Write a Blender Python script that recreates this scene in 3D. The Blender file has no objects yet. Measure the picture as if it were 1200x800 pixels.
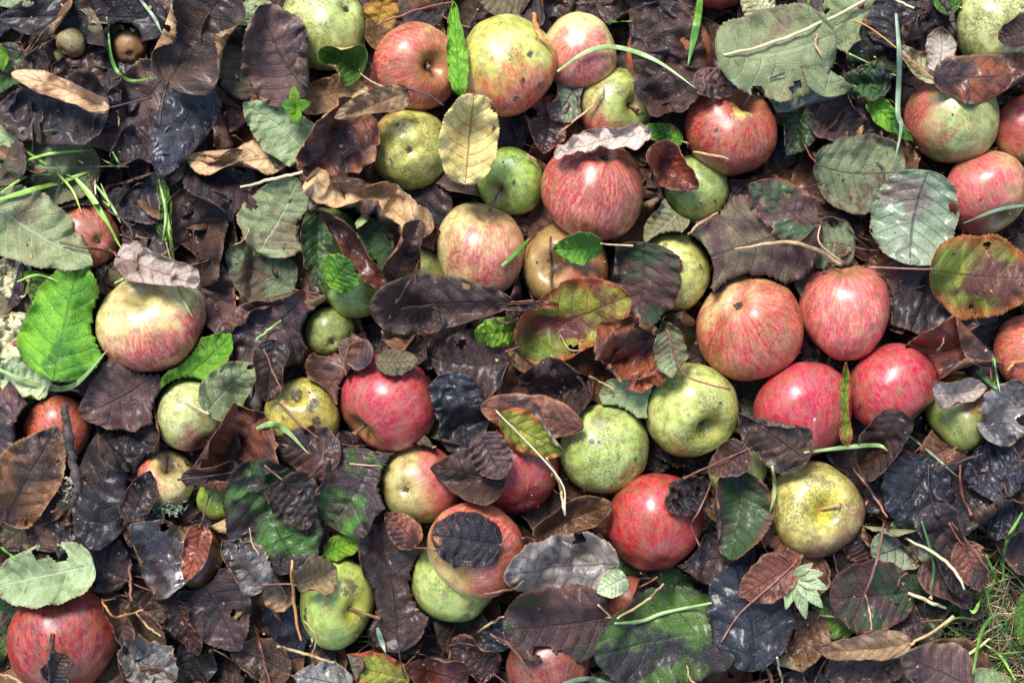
import bpy, math, random
import numpy as np
from mathutils import Vector

# ------------------------------------------------------------------ camera, sky, sun, exposure
scene = bpy.context.scene
CAM_H = 1.0            # camera height above the soil
REF_Z = 0.03           # mean height of what is seen
PX = 0.0005            # metres per photo pixel at REF_Z
cam_d = bpy.data.cameras.new('camera'); cam = bpy.data.objects.new('camera', cam_d)
scene.collection.objects.link(cam)
cam.location = (0, 0, CAM_H); cam.rotation_euler = (0, 0, 0)
cam_d.sensor_width = 36.0
cam_d.lens = 36.0 * (CAM_H - REF_Z) / (1200 * PX)
cam_d.clip_start = 0.01; cam_d.clip_end = 100
scene.camera = cam

SUN_EL, SUN_AZ = math.radians(52), math.radians(-22)      # azimuth from +y (top of the photo), towards -x
to_sun = Vector((math.sin(SUN_AZ) * math.cos(SUN_EL), math.cos(SUN_AZ) * math.cos(SUN_EL), math.sin(SUN_EL)))
w = bpy.data.worlds.new('World'); scene.world = w; w.use_nodes = True
wn = w.node_tree.nodes; wn.clear()
sky = wn.new('ShaderNodeTexSky'); sky.sky_type = 'NISHITA'; sky.sun_disc = False
sky.sun_elevation = SUN_EL; sky.sun_rotation = SUN_AZ % (2 * math.pi)
bg = wn.new('ShaderNodeBackground'); bg.inputs['Strength'].default_value = 0.15
wo = wn.new('ShaderNodeOutputWorld')
w.node_tree.links.new(sky.outputs[0], bg.inputs[0]); w.node_tree.links.new(bg.outputs[0], wo.inputs[0])
sun_d = bpy.data.lights.new('sun', 'SUN'); sun_d.energy = 2.9; sun_d.angle = math.radians(19)
sun_d.color = (1.0, 0.965, 0.91)
sun = bpy.data.objects.new('sun', sun_d); scene.collection.objects.link(sun)
sun.rotation_euler = (-to_sun).to_track_quat('-Z', 'Y').to_euler()
scene.view_settings.view_transform = 'Standard'; scene.view_settings.look = 'None'
scene.view_settings.gamma = 1.0; scene.view_settings.exposure = 0.95
scene.view_settings.use_curve_mapping = False
scene.render.engine = 'CYCLES'
scene.cycles.max_bounces = 5; scene.cycles.diffuse_bounces = 3; scene.cycles.glossy_bounces = 2
scene.cycles.transparent_max_bounces = 4; scene.cycles.caustics_reflective = False
scene.cycles.use_denoising = True

COL = scene.collection
rng = np.random.default_rng(7)

def P(px, py, z=REF_Z):
    """ground position under a photo point, for something at height z"""
    k = PX * (CAM_H - z) / (CAM_H - REF_Z)
    return np.array([(px - 600) * k, (400 - py) * k, z])

def lin(c):
    out = []
    for v in c[:3]:
        v = v / 255.0
        out.append(v / 12.92 if v <= 0.04045 else ((v + 0.055) / 1.055) ** 2.4)
    return (out[0], out[1], out[2], 1.0)

# ------------------------------------------------------------------ node helpers
class NT:
    def __init__(self, name):
        self.m = bpy.data.materials.new(name); self.m.use_nodes = True
        self.t = self.m.node_tree; self.t.nodes.clear()
    def n(self, kind, **kw):
        nd = self.t.nodes.new(kind)
        for k, v in kw.items(): setattr(nd, k, v)
        return nd
    def put(self, sock, v):
        if isinstance(v, bpy.types.NodeSocket): self.t.links.new(v, sock)
        elif v is not None: sock.default_value = v
    def math(self, op, a, b=None, c=None, clamp=False):
        nd = self.n('ShaderNodeMath', operation=op, use_clamp=clamp)
        self.put(nd.inputs[0], a); self.put(nd.inputs[1], b)
        if c is not None: self.put(nd.inputs[2], c)
        return nd.outputs[0]
    def vmath(self, op, a, b=None, out=0, scale=None):
        nd = self.n('ShaderNodeVectorMath', operation=op)
        self.put(nd.inputs[0], a)
        if b is not None: self.put(nd.inputs[1], b)
        if scale is not None: self.put(nd.inputs['Scale'], scale)
        return nd.outputs[out]
    def mix(self, f, a, b, blend='MIX'):
        nd = self.n('ShaderNodeMix', data_type='RGBA', blend_type=blend)
        self.put(nd.inputs[0], f); self.put(nd.inputs[6], a); self.put(nd.inputs[7], b)
        return nd.outputs[2]
    def ss(self, v, lo, hi, a=0.0, b=1.0):
        nd = self.n('ShaderNodeMapRange', interpolation_type='SMOOTHSTEP')
        self.put(nd.inputs[0], v); self.put(nd.inputs[1], lo); self.put(nd.inputs[2], hi)
        self.put(nd.inputs[3], a); self.put(nd.inputs[4], b)
        return nd.outputs[0]
    def noise(self, vec, scale, detail=3.0, rough=0.55, dist=0.0):
        nd = self.n('ShaderNodeTexNoise'); self.put(nd.inputs['Vector'], vec)
        nd.inputs['Scale'].default_value = scale; nd.inputs['Detail'].default_value = detail
        nd.inputs['Roughness'].default_value = rough; nd.inputs['Distortion'].default_value = dist
        return nd.outputs[0]
    def voro(self, vec, scale, feature='F1', out='Distance'):
        nd = self.n('ShaderNodeTexVoronoi', feature=feature); self.put(nd.inputs['Vector'], vec)
        nd.inputs['Scale'].default_value = scale
        return nd.outputs[out]
    def bsdf(self, col, rough, bump=None, bstr=0.5, bdist=0.001, coat=0.0, coat_r=0.25, spec=0.5, trans=None, sheen=0):
        b = self.n('ShaderNodeBsdfPrincipled')
        self.put(b.inputs['Base Color'], col); self.put(b.inputs['Roughness'], rough)
        self.put(b.inputs['Specular IOR Level'], spec)
        b.inputs['Coat Weight'].default_value = coat; b.inputs['Coat Roughness'].default_value = coat_r
        if bump is not None:
            bn = self.n('ShaderNodeBump'); bn.inputs['Strength'].default_value = bstr
            bn.inputs['Distance'].default_value = bdist
            self.put(bn.inputs['Height'], bump); self.t.links.new(bn.outputs[0], b.inputs['Normal'])
        o = self.n('ShaderNodeOutputMaterial')
        if trans:
            tr = self.n('ShaderNodeBsdfTranslucent'); self.put(tr.inputs[0], col)
            mx = self.n('ShaderNodeMixShader'); mx.inputs[0].default_value = trans
            self.t.links.new(b.outputs[0], mx.inputs[1]); self.t.links.new(tr.outputs[0], mx.inputs[2])
            self.t.links.new(mx.outputs[0], o.inputs[0])
        else:
            self.t.links.new(b.outputs[0], o.inputs[0])
        return self.m

# ------------------------------------------------------------------ mesh helpers
def make_mesh(name, V, quads, mats, mat_idx=None, uv=None, attr=None, smooth=True):
    me = bpy.data.meshes.new(name)
    V = np.ascontiguousarray(V, dtype=np.float32); quads = np.ascontiguousarray(quads, dtype=np.int32)
    nq, k = quads.shape
    me.vertices.add(len(V)); me.vertices.foreach_set('co', V.ravel())
    me.loops.add(nq * k); me.loops.foreach_set('vertex_index', quads.ravel())
    me.polygons.add(nq)
    me.polygons.foreach_set('loop_start', np.arange(0, nq * k, k, dtype=np.int32))
    me.polygons.foreach_set('loop_total', np.full(nq, k, dtype=np.int32))
    if mat_idx is not None: me.polygons.foreach_set('material_index', np.ascontiguousarray(mat_idx, dtype=np.int32))
    me.polygons.foreach_set('use_smooth', np.full(nq, smooth, dtype=bool))
    if uv is not None:
        l = me.uv_layers.new(name='UVMap')
        l.data.foreach_set('uv', np.ascontiguousarray(uv[quads.ravel()], dtype=np.float32).ravel())
    if attr is not None:
        for an, av in attr.items():
            a = me.attributes.new(an, 'FLOAT_VECTOR', 'POINT')
            a.data.foreach_set('vector', np.ascontiguousarray(av, dtype=np.float32).ravel())
    for m in mats: me.materials.append(m)
    me.update(calc_edges=True)
    return me

def link(name, me, parent=None, loc=None):
    o = bpy.data.objects.new(name, me); COL.objects.link(o)
    if parent is not None: o.parent = parent
    if loc is not None: o.location = loc
    return o

def tag(o, label=None, cat=None, group=None, kind=None):
    if label: o['label'] = label
    if cat: o['category'] = cat
    if group: o['group'] = group
    if kind: o['kind'] = kind
    return o

def tube_data(pts, rad, sides=7, flat=1.0, up=(0, 0, 1)):
    """pts (n,3), rad (n,) -> verts, quads ; flat<1 makes a ribbon-like section"""
    pts = np.asarray(pts, float); n = len(pts); rad = np.broadcast_to(rad, (n,))
    T = np.gradient(pts, axis=0); T /= np.linalg.norm(T, axis=1)[:, None] + 1e-12
    U = np.tile(np.array(up, float), (n, 1)); S = np.cross(T, U); ln = np.linalg.norm(S, axis=1)
    S[ln < 1e-3] = (1, 0, 0); S /= np.linalg.norm(S, axis=1)[:, None]
    N = np.cross(S, T)
    a = np.linspace(0, 2 * np.pi, sides, endpoint=False)
    V = pts[:, None, :] + rad[:, None, None] * (np.cos(a)[None, :, None] * S[:, None, :] + flat * np.sin(a)[None, :, None] * N[:, None, :])
    V = V.reshape(-1, 3)
    i = np.arange(n - 1)[:, None] * sides; j = np.arange(sides)[None, :]; j2 = (j + 1) % sides
    Q = np.stack([i + j, i + j2, i + sides + j2, i + sides + j], -1).reshape(-1, 4)
    V = np.vstack([V, pts[0], pts[-1]]); c0, c1 = len(V) - 2, len(V) - 1
    jj = np.arange(sides); jn = (jj + 1) % sides
    caps = np.concatenate([np.stack([jn, jj, np.full(sides, c0), np.full(sides, c0)], -1)[:, [0, 1, 2, 3]],
                           np.stack([(n - 1) * sides + jj, (n - 1) * sides + jn, np.full(sides, c1), np.full(sides, c1)], -1)])
    return V, Q, caps

def tube_mesh(name, pts, rad, mat, sides=7, flat=1.0, up=(0, 0, 1)):
    V, Q, caps = tube_data(pts, rad, sides, flat, up)
    tri = caps[:, :3]
    me = bpy.data.meshes.new(name)
    me.from_pydata([tuple(v) for v in V], [], [tuple(q) for q in Q] + [tuple(t) for t in tri])
    me.polygons.foreach_set('use_smooth', np.full(len(me.polygons), True))
    me.materials.append(mat); me.update()
    return me

def smooth_path(pts, n=24):
    """Catmull-Rom through the given points"""
    p = np.asarray(pts, float)
    if len(p) == 2: return p[0] + (p[1] - p[0]) * np.linspace(0, 1, n)[:, None]
    q = np.vstack([2 * p[0] - p[1], p, 2 * p[-1] - p[-2]]); segs = len(p) - 1
    out = []
    for t in np.linspace(0, segs - 1e-6, n):
        i = int(t); f = t - i; a, b, c, d = q[i], q[i + 1], q[i + 2], q[i + 3]
        out.append(0.5 * ((2 * b) + (-a + c) * f + (2 * a - 5 * b + 4 * c - d) * f * f + (-a + 3 * b - 3 * c + d) * f ** 3))
    return np.array(out)

class Fourier:
    """cheap smooth random field"""
    def __init__(self, r, dim, lo, hi, n=10):
        lam = np.exp(r.uniform(np.log(lo), np.log(hi), n)); d = r.normal(size=(n, dim))
        d /= np.linalg.norm(d, axis=1)[:, None]
        self.k = d * (2 * np.pi / lam)[:, None]; self.ph = r.uniform(0, 6.28, n); self.a = lam / hi
        self.a = self.a / np.sqrt((self.a ** 2).sum() / 2)
    def __call__(self, p):
        return (np.sin(p @ self.k.T + self.ph) * self.a).sum(-1)

# ------------------------------------------------------------------ height maps (what already lies where)
GS = 0.001; GX0, GY0 = -0.42, -0.32; GNX, GNY = 840, 640
H_LEAF = np.full((GNX, GNY), 0.004); H_ALL = H_LEAF.copy()
def gidx(x, y):
    return (np.clip(((x - GX0) / GS).astype(int), 0, GNX - 1), np.clip(((y - GY0) / GS).astype(int), 0, GNY - 1))
def raise_map(Hm, V):
    i, j = gidx(V[:, 0], V[:, 1]); np.maximum.at(Hm, (i, j), V[:, 2])
def box(a, r):
    for ax in (0, 1):
        p = np.pad(a, [(r + 1, r) if k == ax else (0, 0) for k in (0, 1)], mode='edge')
        c = np.cumsum(p, axis=ax)
        a = (np.take(c, np.arange(2 * r + 1, c.shape[ax]), axis=ax) - np.take(c, np.arange(0, c.shape[ax] - 2 * r - 1), axis=ax)) / (2 * r + 1)
    return a
def dilate(a, r):
    for ax in (0, 1):
        p = np.pad(a, [(r, r) if k == ax else (0, 0) for k in (0, 1)], mode='edge')
        a = np.max([np.take(p, np.arange(s, s + a.shape[ax]), axis=ax) for s in range(0, 2 * r + 1)], axis=0)
    return a
def envelope(Hm, x, y, r):
    """smooth sheet lying over the height map, sampled at x, y"""
    i, j = gidx(x, y); m = 3 * r + 2
    i0, i1 = max(0, i.min() - m), min(GNX, i.max() + m + 1); j0, j1 = max(0, j.min() - m), min(GNY, j.max() + m + 1)
    e = dilate(Hm[i0:i1, j0:j1], r); e = box(box(e, max(1, r // 2)), max(1, r // 2))
    fx = np.clip((x - GX0) / GS - 0.5 - i0, 0, e.shape[0] - 1.001); fy = np.clip((y - GY0) / GS - 0.5 - j0, 0, e.shape[1] - 1.001)
    a, b = fx.astype(int), fy.astype(int); u, v = fx - a, fy - b
    return e[a, b] * (1 - u) * (1 - v) + e[a + 1, b] * u * (1 - v) + e[a, b + 1] * (1 - u) * v + e[a + 1, b + 1] * u * v
SPHERES = []      # (centre, radius) of every apple
# ------------------------------------------------------------------ leaf materials
LM = {}
def leaf_mat(name, c1, c2, c3=None, edge=None, vein=None, f2=0.5, f3=0.0, rough=0.42, coat=0.0, spots=0.0, spec=0.5, bstr=0.85, vsink=1.0, trans=None, vary=0.7, veinf=0.5, ew=0.78):
    g = NT('leaf ' + name)
    oi = g.n('ShaderNodeObjectInfo'); tc = g.n('ShaderNodeTexCoord'); uv = g.n('ShaderNodeUVMap')
    off = g.vmath('SCALE', (37.0, 61.0, 23.0), scale=oi.outputs['Random'])
    P3 = g.vmath('ADD', tc.outputs['Object'], off)
    sx = g.n('ShaderNodeSeparateXYZ'); g.put(sx.inputs[0], uv.outputs[0]); u, v = sx.outputs[0], sx.outputs[1]
    av = g.math('ABSOLUTE', v)
    n1 = g.noise(P3, 45, 4, 0.6); n2 = g.noise(P3, 110, 5, 0.65, 0.4); n3 = g.noise(P3, 420, 3, 0.6); n4 = g.noise(P3, 28, 3, 0.5, 0.6)
    # side veins, leaving the midrib at an angle and curving to the tip
    bow = g.math('MULTIPLY', g.math('POWER', av, 1.35), 0.20)
    t = g.math('SUBTRACT', u, bow)
    t = g.math('ADD', t, g.math('MULTIPLY', g.math('SUBTRACT', n1, 0.5), 0.05))
    t = g.math('ADD', g.math('MULTIPLY', t, 8.0), g.math('MULTIPLY', g.math('GREATER_THAN', v, 0.0), 0.45))
    d = g.math('ABSOLUTE', g.math('SUBTRACT', g.math('FRACT', t), 0.5))            # 0 at vein, .5 between
    side = g.math('MULTIPLY', g.ss(d, 0.075, 0.01), g.ss(av, 1.0, 0.65))
    rib = g.ss(av, 0.055, 0.012)
    veins = g.math('MAXIMUM', g.math('MULTIPLY', side, 0.75), rib)
    net = g.ss(g.voro(P3, 520, 'DISTANCE_TO_EDGE'), 0.16, 0.0)
    net2 = g.ss(g.voro(P3, 1100, 'DISTANCE_TO_EDGE'), 0.16, 0.0)
    quilt = g.ss(d, 0.0, 0.4)
    col = g.mix(g.ss(n1, 0.5 - 0.18 + (0.5 - f2) * 0.4, 0.5 + 0.16 + (0.5 - f2) * 0.4), lin(c1), lin(c2))
    if c3 is not None and f3 > 0:
        col = g.mix(g.ss(g.math('ADD', n4, g.math('MULTIPLY', g.math('SUBTRACT', n2, 0.5), 0.35)), 0.58 - f3 * 0.3, 0.74 - f3 * 0.3), col, lin(c3))
    if edge is not None:
        e = g.math('ADD', av, g.math('MULTIPLY', g.math('SUBTRACT', n2, 0.5), 0.7))
        col = g.mix(g.ss(e, ew, 1.05), col, lin(edge))
    if spots:
        sp = g.math('MULTIPLY', g.ss(n2, 0.60, 0.68), spots)
        col = g.mix(sp, col, lin([x * 0.3 for x in c1]))
    fine = g.math('ADD', g.math('MULTIPLY', n3, 0.9), 0.55)
    col = g.mix(1.0, col, fine, 'MULTIPLY')
    if vein is not None:
        col = g.mix(g.math('MULTIPLY', veins, veinf), col, lin(vein))
        col = g.mix(g.math('MULTIPLY', net, 0.14 * veinf), col, lin(vein))
    hs = g.n('ShaderNodeHueSaturation'); r2 = g.math('FRACT', g.math('MULTIPLY', oi.outputs['Random'], 7.31))
    g.put(hs.inputs['Hue'], g.math('ADD', 0.485, g.math('MULTIPLY', r2, 0.03)))
    g.put(hs.inputs['Value'], g.math('ADD', 1.0 - vary / 2, g.math('MULTIPLY', oi.outputs['Random'], vary)))
    g.put(hs.inputs['Color'], col)
    h = g.math('ADD', g.math('MULTIPLY', quilt, 0.35), g.math('MULTIPLY', veins, -0.5 * vsink))
    h = g.math('ADD', h, g.math('MULTIPLY', net, -0.24)); h = g.math('ADD', h, g.math('MULTIPLY', net2, -0.13))
    h = g.math('ADD', h, g.math('MULTIPLY', n2, 0.5)); h = g.math('ADD', h, g.math('MULTIPLY', n3, 0.4))
    ro = g.math('ADD', rough - 0.12, g.math('MULTIPLY', n2, 0.3))
    LM[name] = g.bsdf(hs.outputs[0], ro, h, bstr, 0.0011, coat=coat, coat_r=0.26, spec=spec, trans=trans)

leaf_mat('black', (29, 20, 22), (50, 35, 37), (76, 50, 38), (70, 52, 46), (22, 17, 22), f2=.45, f3=.25, rough=.42, coat=.2)
leaf_mat('bluish', (26, 24, 30), (44, 43, 54), (44, 32, 32), (66, 52, 50), (24, 20, 26), rough=.33, coat=.35)
leaf_mat('dark', (50, 30, 23), (82, 52, 38), (30, 20, 22), (98, 70, 52), (32, 22, 22), f3=.35, rough=.42, coat=.2)
leaf_mat('purple', (62, 40, 42), (98, 68, 60), (40, 27, 30), (116, 88, 70), (42, 29, 32), f3=.4, rough=.45, coat=.15)
leaf_mat('brown', (88, 50, 32), (128, 82, 52), (52, 34, 30), (138, 100, 68), (54, 34, 28), f3=.35, rough=.42, coat=.2)
leaf_mat('redbrown', (104, 45, 28), (132, 68, 34), (56, 30, 26), (142, 96, 70), (60, 30, 24), f3=.4, rough=.36, coat=.35)
leaf_mat('olive', (84, 74, 52), (112, 100, 72), (74, 52, 44), (96, 74, 56), (60, 46, 36), f3=.4, rough=.5)
leaf_mat('tan', (170, 138, 98), (198, 166, 124), (120, 88, 62), (146, 104, 70), (120, 86, 58), f3=.25, rough=.5)
leaf_mat('gold', (208, 178, 108), (222, 200, 140), (196, 158, 90), (214, 188, 124), (150, 110, 62), f3=.2, rough=.5, veinf=.8, trans=.05, vary=.1)
leaf_mat('pink', (164, 146, 132), (196, 180, 162), (126, 98, 84), (150, 110, 96), (120, 92, 88), f3=.2, rough=.45)
leaf_mat('silver', (88, 80, 80), (134, 126, 120), (58, 46, 46), (140, 110, 84), (66, 54, 54), f3=.4, rough=.26, coat=1.0)
leaf_mat('grey', (104, 96, 90), (152, 144, 134), (62, 50, 48), (140, 118, 96), (70, 58, 54), f3=.35, rough=.36, coat=.6, veinf=.7)
leaf_mat('sage', (112, 124, 80), (142, 152, 106), (116, 104, 72), (132, 122, 88), (160, 168, 132), f3=.3, rough=.48, spots=.5, veinf=.7)
leaf_mat('mint', (152, 168, 112), (186, 198, 150), (122, 136, 90), (170, 168, 122), (196, 206, 168), f3=.3, rough=.45, spots=.25, veinf=.6)
leaf_mat('sagebrown', (104, 118, 80), (128, 136, 98), (94, 70, 56), (104, 88, 66), (90, 76, 60), f3=.32, rough=.46, spots=.5)
leaf_mat('greysilver', (100, 116, 86), (138, 148, 120), (104, 88, 80), (120, 116, 92), (48, 50, 42), f3=.3, rough=.32, coat=.4, spots=.3, veinf=.8)
leaf_mat('green', (66, 104, 26), (96, 136, 36), (50, 74, 26), (110, 120, 50), (60, 84, 30), f3=.25, rough=.36, spots=.25, veinf=.4, trans=.15)
leaf_mat('lime', (98, 154, 34), (134, 182, 48), (70, 116, 30), (120, 150, 46), (66, 104, 24), f3=.25, vary=.15, rough=.36, spots=.15, veinf=.5, trans=.2)
leaf_mat('deepgreen', (34, 58, 26), (56, 84, 34), (34, 30, 24), (84, 66, 42), (30, 44, 24), f3=.3, rough=.38, spots=.4, coat=.15)
leaf_mat('greenpatch', (44, 31, 32), (66, 48, 46), (66, 110, 36), (60, 42, 40), (34, 26, 26), f2=.4, f3=.4, rough=.4, coat=.2)
leaf_mat('greendark', (70, 118, 28), (88, 126, 44), (52, 38, 42), (66, 56, 48), (52, 80, 30), f2=.4, f3=.42, rough=.4, coat=.2)
leaf_mat('autumn', (98, 120, 32), (146, 146, 44), (92, 46, 34), (158, 82, 36), (104, 66, 36), f3=.36, ew=.5, vary=.2, rough=.4, coat=.15, spots=.4)
leaf_mat('purplegreen', (72, 44, 40), (88, 54, 50), (54, 74, 40), (112, 62, 50), (50, 32, 30), f3=.45, rough=.42, coat=.15)
leaf_mat('yellow', (168, 130, 36), (190, 156, 60), (92, 70, 30), (120, 84, 40), (110, 84, 36), f3=.4, rough=.45)
leaf_mat('straw', (186, 184, 140), (206, 200, 158), (150, 130, 90), (170, 160, 110), (160, 146, 100), f3=.2, rough=.5)

def bark_mat(name, c1, c2, rough=0.5, scale=300, bstr=0.6):
    g = NT(name); tc = g.n('ShaderNodeTexCoord'); n = g.noise(tc.outputs['Object'], scale, 4, 0.65); n2 = g.noise(tc.outputs['Object'], 55, 2)
    col = g.mix(g.ss(g.math('ADD', g.math('MULTIPLY', n, .5), g.math('MULTIPLY', n2, .5)), 0.38, 0.6), lin(c1), lin(c2))
    return g.bsdf(col, rough, n, bstr, 0.0005)
SM = {
    'tan': bark_mat('stalk tan', (160, 124, 84), (196, 166, 122)), 'red': bark_mat('stalk red', (96, 46, 38), (138, 84, 62)),
    'dark': bark_mat('stalk dark', (46, 32, 30), (82, 58, 48)), 'brown': bark_mat('stalk brown', (92, 60, 44), (134, 92, 66)),
    'straw': bark_mat('stalk straw', (198, 180, 132), (220, 206, 166)), 'palegreen': bark_mat('blade pale green', (122, 150, 84), (164, 184, 122), .4, 120, .3),
    'grass': bark_mat('blade green', (72, 116, 40), (112, 156, 62), .38, 120, .3), 'limegrass': bark_mat('blade lime', (126, 170, 62), (160, 198, 92), .38, 120, .3),
    'darkgrass': bark_mat('blade dark green', (46, 82, 44), (76, 118, 66), .38, 120, .3), 'greygreen': bark_mat('blade grey green', (98, 122, 96), (132, 150, 120), .4, 120, .3),
    'pinkstalk': bark_mat('stalk pink', (112, 70, 58), (156, 112, 88)), 'orange': bark_mat('stalk orange', (176, 104, 52), (206, 150, 88)),
    'lichen': bark_mat('twig lichen', (84, 88, 70), (168, 170, 150), .8, 500, 1.0), 'bark': bark_mat('twig bark', (32, 26, 25), (74, 60, 52), .65, 500, 1.0),
}
CALYX = bark_mat('dried sepals', (52, 46, 36), (98, 90, 68), .8, 700, 1.0)

# ------------------------------------------------------------------ apple skin
def apple_mat(seed, ground, ground2, red, deep, bias, bdir, gain=1.3, stripe=0.6, scab=0.3, specks=0.3, spots=(), rough=0.3, cav=(120, 104, 44), cav_amt=0.55, russet=0.0):
    g = NT('apple skin'); r = random.Random(seed)
    at = g.n('ShaderNodeAttribute'); at.attribute_name = 'ap'; A = at.outputs['Vector']
    off = (r.uniform(-50, 50), r.uniform(-50, 50), r.uniform(-50, 50))
    Q = g.vmath('ADD', A, off)
    sp = g.n('ShaderNodeSeparateXYZ'); g.put(sp.inputs[0], A)
    cb = g.n('ShaderNodeCombineXYZ'); g.put(cb.inputs[0], sp.outputs[0]); g.put(cb.inputs[1], sp.outputs[1])
    az = g.vmath('NORMALIZE', cb.outputs[0])
    cz = g.n('ShaderNodeCombineXYZ'); g.put(cz.inputs[2], g.math('MULTIPLY', sp.outputs[2], 0.36))
    sv = g.vmath('ADD', g.vmath('ADD', az, cz.outputs[0]), off)
    wob = g.noise(Q, 3.0, 3, 0.6)
    wv = g.n('ShaderNodeCombineXYZ'); g.put(wv.inputs[0], g.math('MULTIPLY', wob, 0.10)); g.put(wv.inputs[1], g.math('MULTIPLY', wob, 0.08))
    sv = g.vmath('ADD', sv, wv.outputs[0])
    st1 = g.noise(sv, 8.5, 7, 0.8); st2 = g.noise(sv, 17, 4, 0.7)
    broad = g.noise(Q, 1.5, 3, 0.55); mid = g.noise(Q, 4.5, 4, 0.6); fine = g.noise(Q, 16, 4, 0.65)
    dt = g.vmath('DOT_PRODUCT', A, tuple(bdir), out=1)
    f = g.math('ADD', g.math('MULTIPLY', dt, 0.55 * gain), bias)
    f = g.math('ADD', f, g.math('MULTIPLY', g.math('SUBTRACT', broad, 0.5), 1.5))
    f = g.math('ADD', f, g.math('MULTIPLY', g.math('SUBTRACT', mid, 0.5), 0.7))
    f = g.math('ADD', f, g.math('MULTIPLY', g.math('SUBTRACT', st1, 0.5), 0.9 * stripe))
    F = g.ss(f, -0.25, 0.55)
    gc = g.mix(g.ss(mid, 0.35, 0.65), lin(ground), lin(ground2))
    S = g.ss(g.math('ADD', g.math('MULTIPLY', st1, 0.7), g.math('MULTIPLY', st2, 0.3)), 0.42, 0.58)
    col = g.mix(g.math('MULTIPLY', F, g.math('ADD', 1.0 - 0.45 * stripe, g.math('MULTIPLY', S, 0.45 * stripe))), gc, lin(red))
    dk = g.math('MULTIPLY', g.ss(f, 0.0, 0.9), g.math('ADD', 0.3, g.math('MULTIPLY', S, 0.65)))
    col = g.mix(dk, col, lin(deep))
    col = g.mix(g.math('MULTIPLY', g.ss(fine, 0.45, 0.75), 0.22), col, lin(ground2))
    # cavity tint
    col = g.mix(g.math('MULTIPLY', g.ss(g.math('ADD', sp.outputs[2], g.math('MULTIPLY', g.math('SUBTRACT', st1, .5), .12)), 0.84, 0.99), cav_amt), col, lin(cav))
    # lenticels, specks and scab
    vd = g.voro(Q, 13); col = g.mix(g.math('MULTIPLY', g.ss(vd, 0.14, 0.07), 0.45), col, lin((206, 186, 130)))
    if specks:
        v = g.n('ShaderNodeTexVoronoi'); g.put(v.inputs['Vector'], g.vmath('ADD', Q, (3, 1, 2))); v.inputs['Scale'].default_value = 8
        sc = g.n('ShaderNodeSeparateXYZ'); g.put(sc.inputs[0], v.outputs['Color'])
        rad = g.math('ADD', g.math('MULTIPLY', g.ss(sc.outputs[0], 1 - 0.5 * specks, 1.0), 0.12), 0.0005)
        sdist = g.math('ADD', v.outputs['Distance'], g.math('MULTIPLY', g.math('SUBTRACT', fine, 0.5), 0.06))
        col = g.mix(g.math('MULTIPLY', g.math('MULTIPLY', g.ss(sdist, rad, g.math('MULTIPLY', rad, 0.5)), g.math('GREATER_THAN', rad, 0.02)), 0.75), col, lin((60, 48, 34)))
    if scab:
        col = g.mix(g.math('MULTIPLY', g.ss(g.noise(g.vmath('ADD', Q, (5, 5, 8)), 5, 6, .75), .47, .62), .6), col, lin((134, 100, 66)))
        m = g.math('MULTIPLY', g.ss(broad, 0.60 - 0.3 * scab, 0.72 - 0.2 * scab), g.ss(g.noise(Q, 22, 5, 0.8), 0.47, 0.60))
        col = g.mix(g.math('MULTIPLY', m, 0.8), col, lin((58, 58, 34)))
        m2 = g.ss(g.noise(g.vmath('ADD', Q, (9, 4, 1)), 3.2, 5, .68), 0.48, 0.66)
        col = g.mix(g.math('MULTIPLY', m2, min(.8, .15 + 0.55 * scab)), col, lin((92, 96, 44)))
    if russet:
        m3 = g.ss(g.math('ADD', g.noise(g.vmath('ADD', Q, (2, 7, 5)), 2.6, 5, .65), russet * 0.3), 0.58, 0.78)
        col = g.mix(g.math('MULTIPLY', m3, 0.75), col, lin((150, 112, 66)))
    col = g.mix(g.math('MULTIPLY', g.ss(g.noise(g.vmath('ADD', Q, (1, 8, 3)), 2.2, 5, .65), .45, .75), .13), col, lin((196, 170, 150)))
    rgh = g.math('ADD', rough - 0.06, g.math('MULTIPLY', fine, 0.16))
    h = g.math('ADD', g.math('MULTIPLY', fine, 0.25), g.math('MULTIPLY', g.noise(Q, 40, 3, .6), 0.12))
    for (d, rr, c, soft) in spots:
        dist = g.vmath('DISTANCE', A, tuple(d), out=1)
        dist = g.math('ADD', dist, g.math('MULTIPLY', g.math('SUBTRACT', mid, 0.5), rr * 2.4))
        dist = g.math('ADD', dist, g.math('MULTIPLY', g.math('SUBTRACT', fine, 0.5), rr * 1.2))
        mk = g.math('MULTIPLY', g.ss(dist, rr, rr * (1 - soft)), g.ss(g.noise(Q, 11, 4, .7), .30, .52))
        col = g.mix(g.math('MULTIPLY', mk, 0.93), col, g.mix(fine, lin([x * .7 for x in c]), lin([min(255, x * 1.3) for x in c])))
        h = g.math('SUBTRACT', h, g.math('MULTIPLY', mk, 0.25)); rgh = g.math('ADD', rgh, g.math('MULTIPLY', mk, 0.15))
    return g.bsdf(col, rgh, h, 0.6, 0.0008, coat=0.25, coat_r=0.36, spec=0.5)
# ------------------------------------------------------------------ builders
def frame_from_axis(a, spin):
    a = np.array(a, float); a /= np.linalg.norm(a)
    h = np.array([0, 0, 1.0]) if abs(a[2]) < 0.9 else np.array([1.0, 0, 0])
    x = np.cross(h, a); x /= np.linalg.norm(x); y = np.cross(a, x)
    c, s = math.cos(spin), math.sin(spin)
    return np.stack([c * x + s * y, -s * x + c * y, a], 1)       # columns: local x, y, z in world

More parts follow.
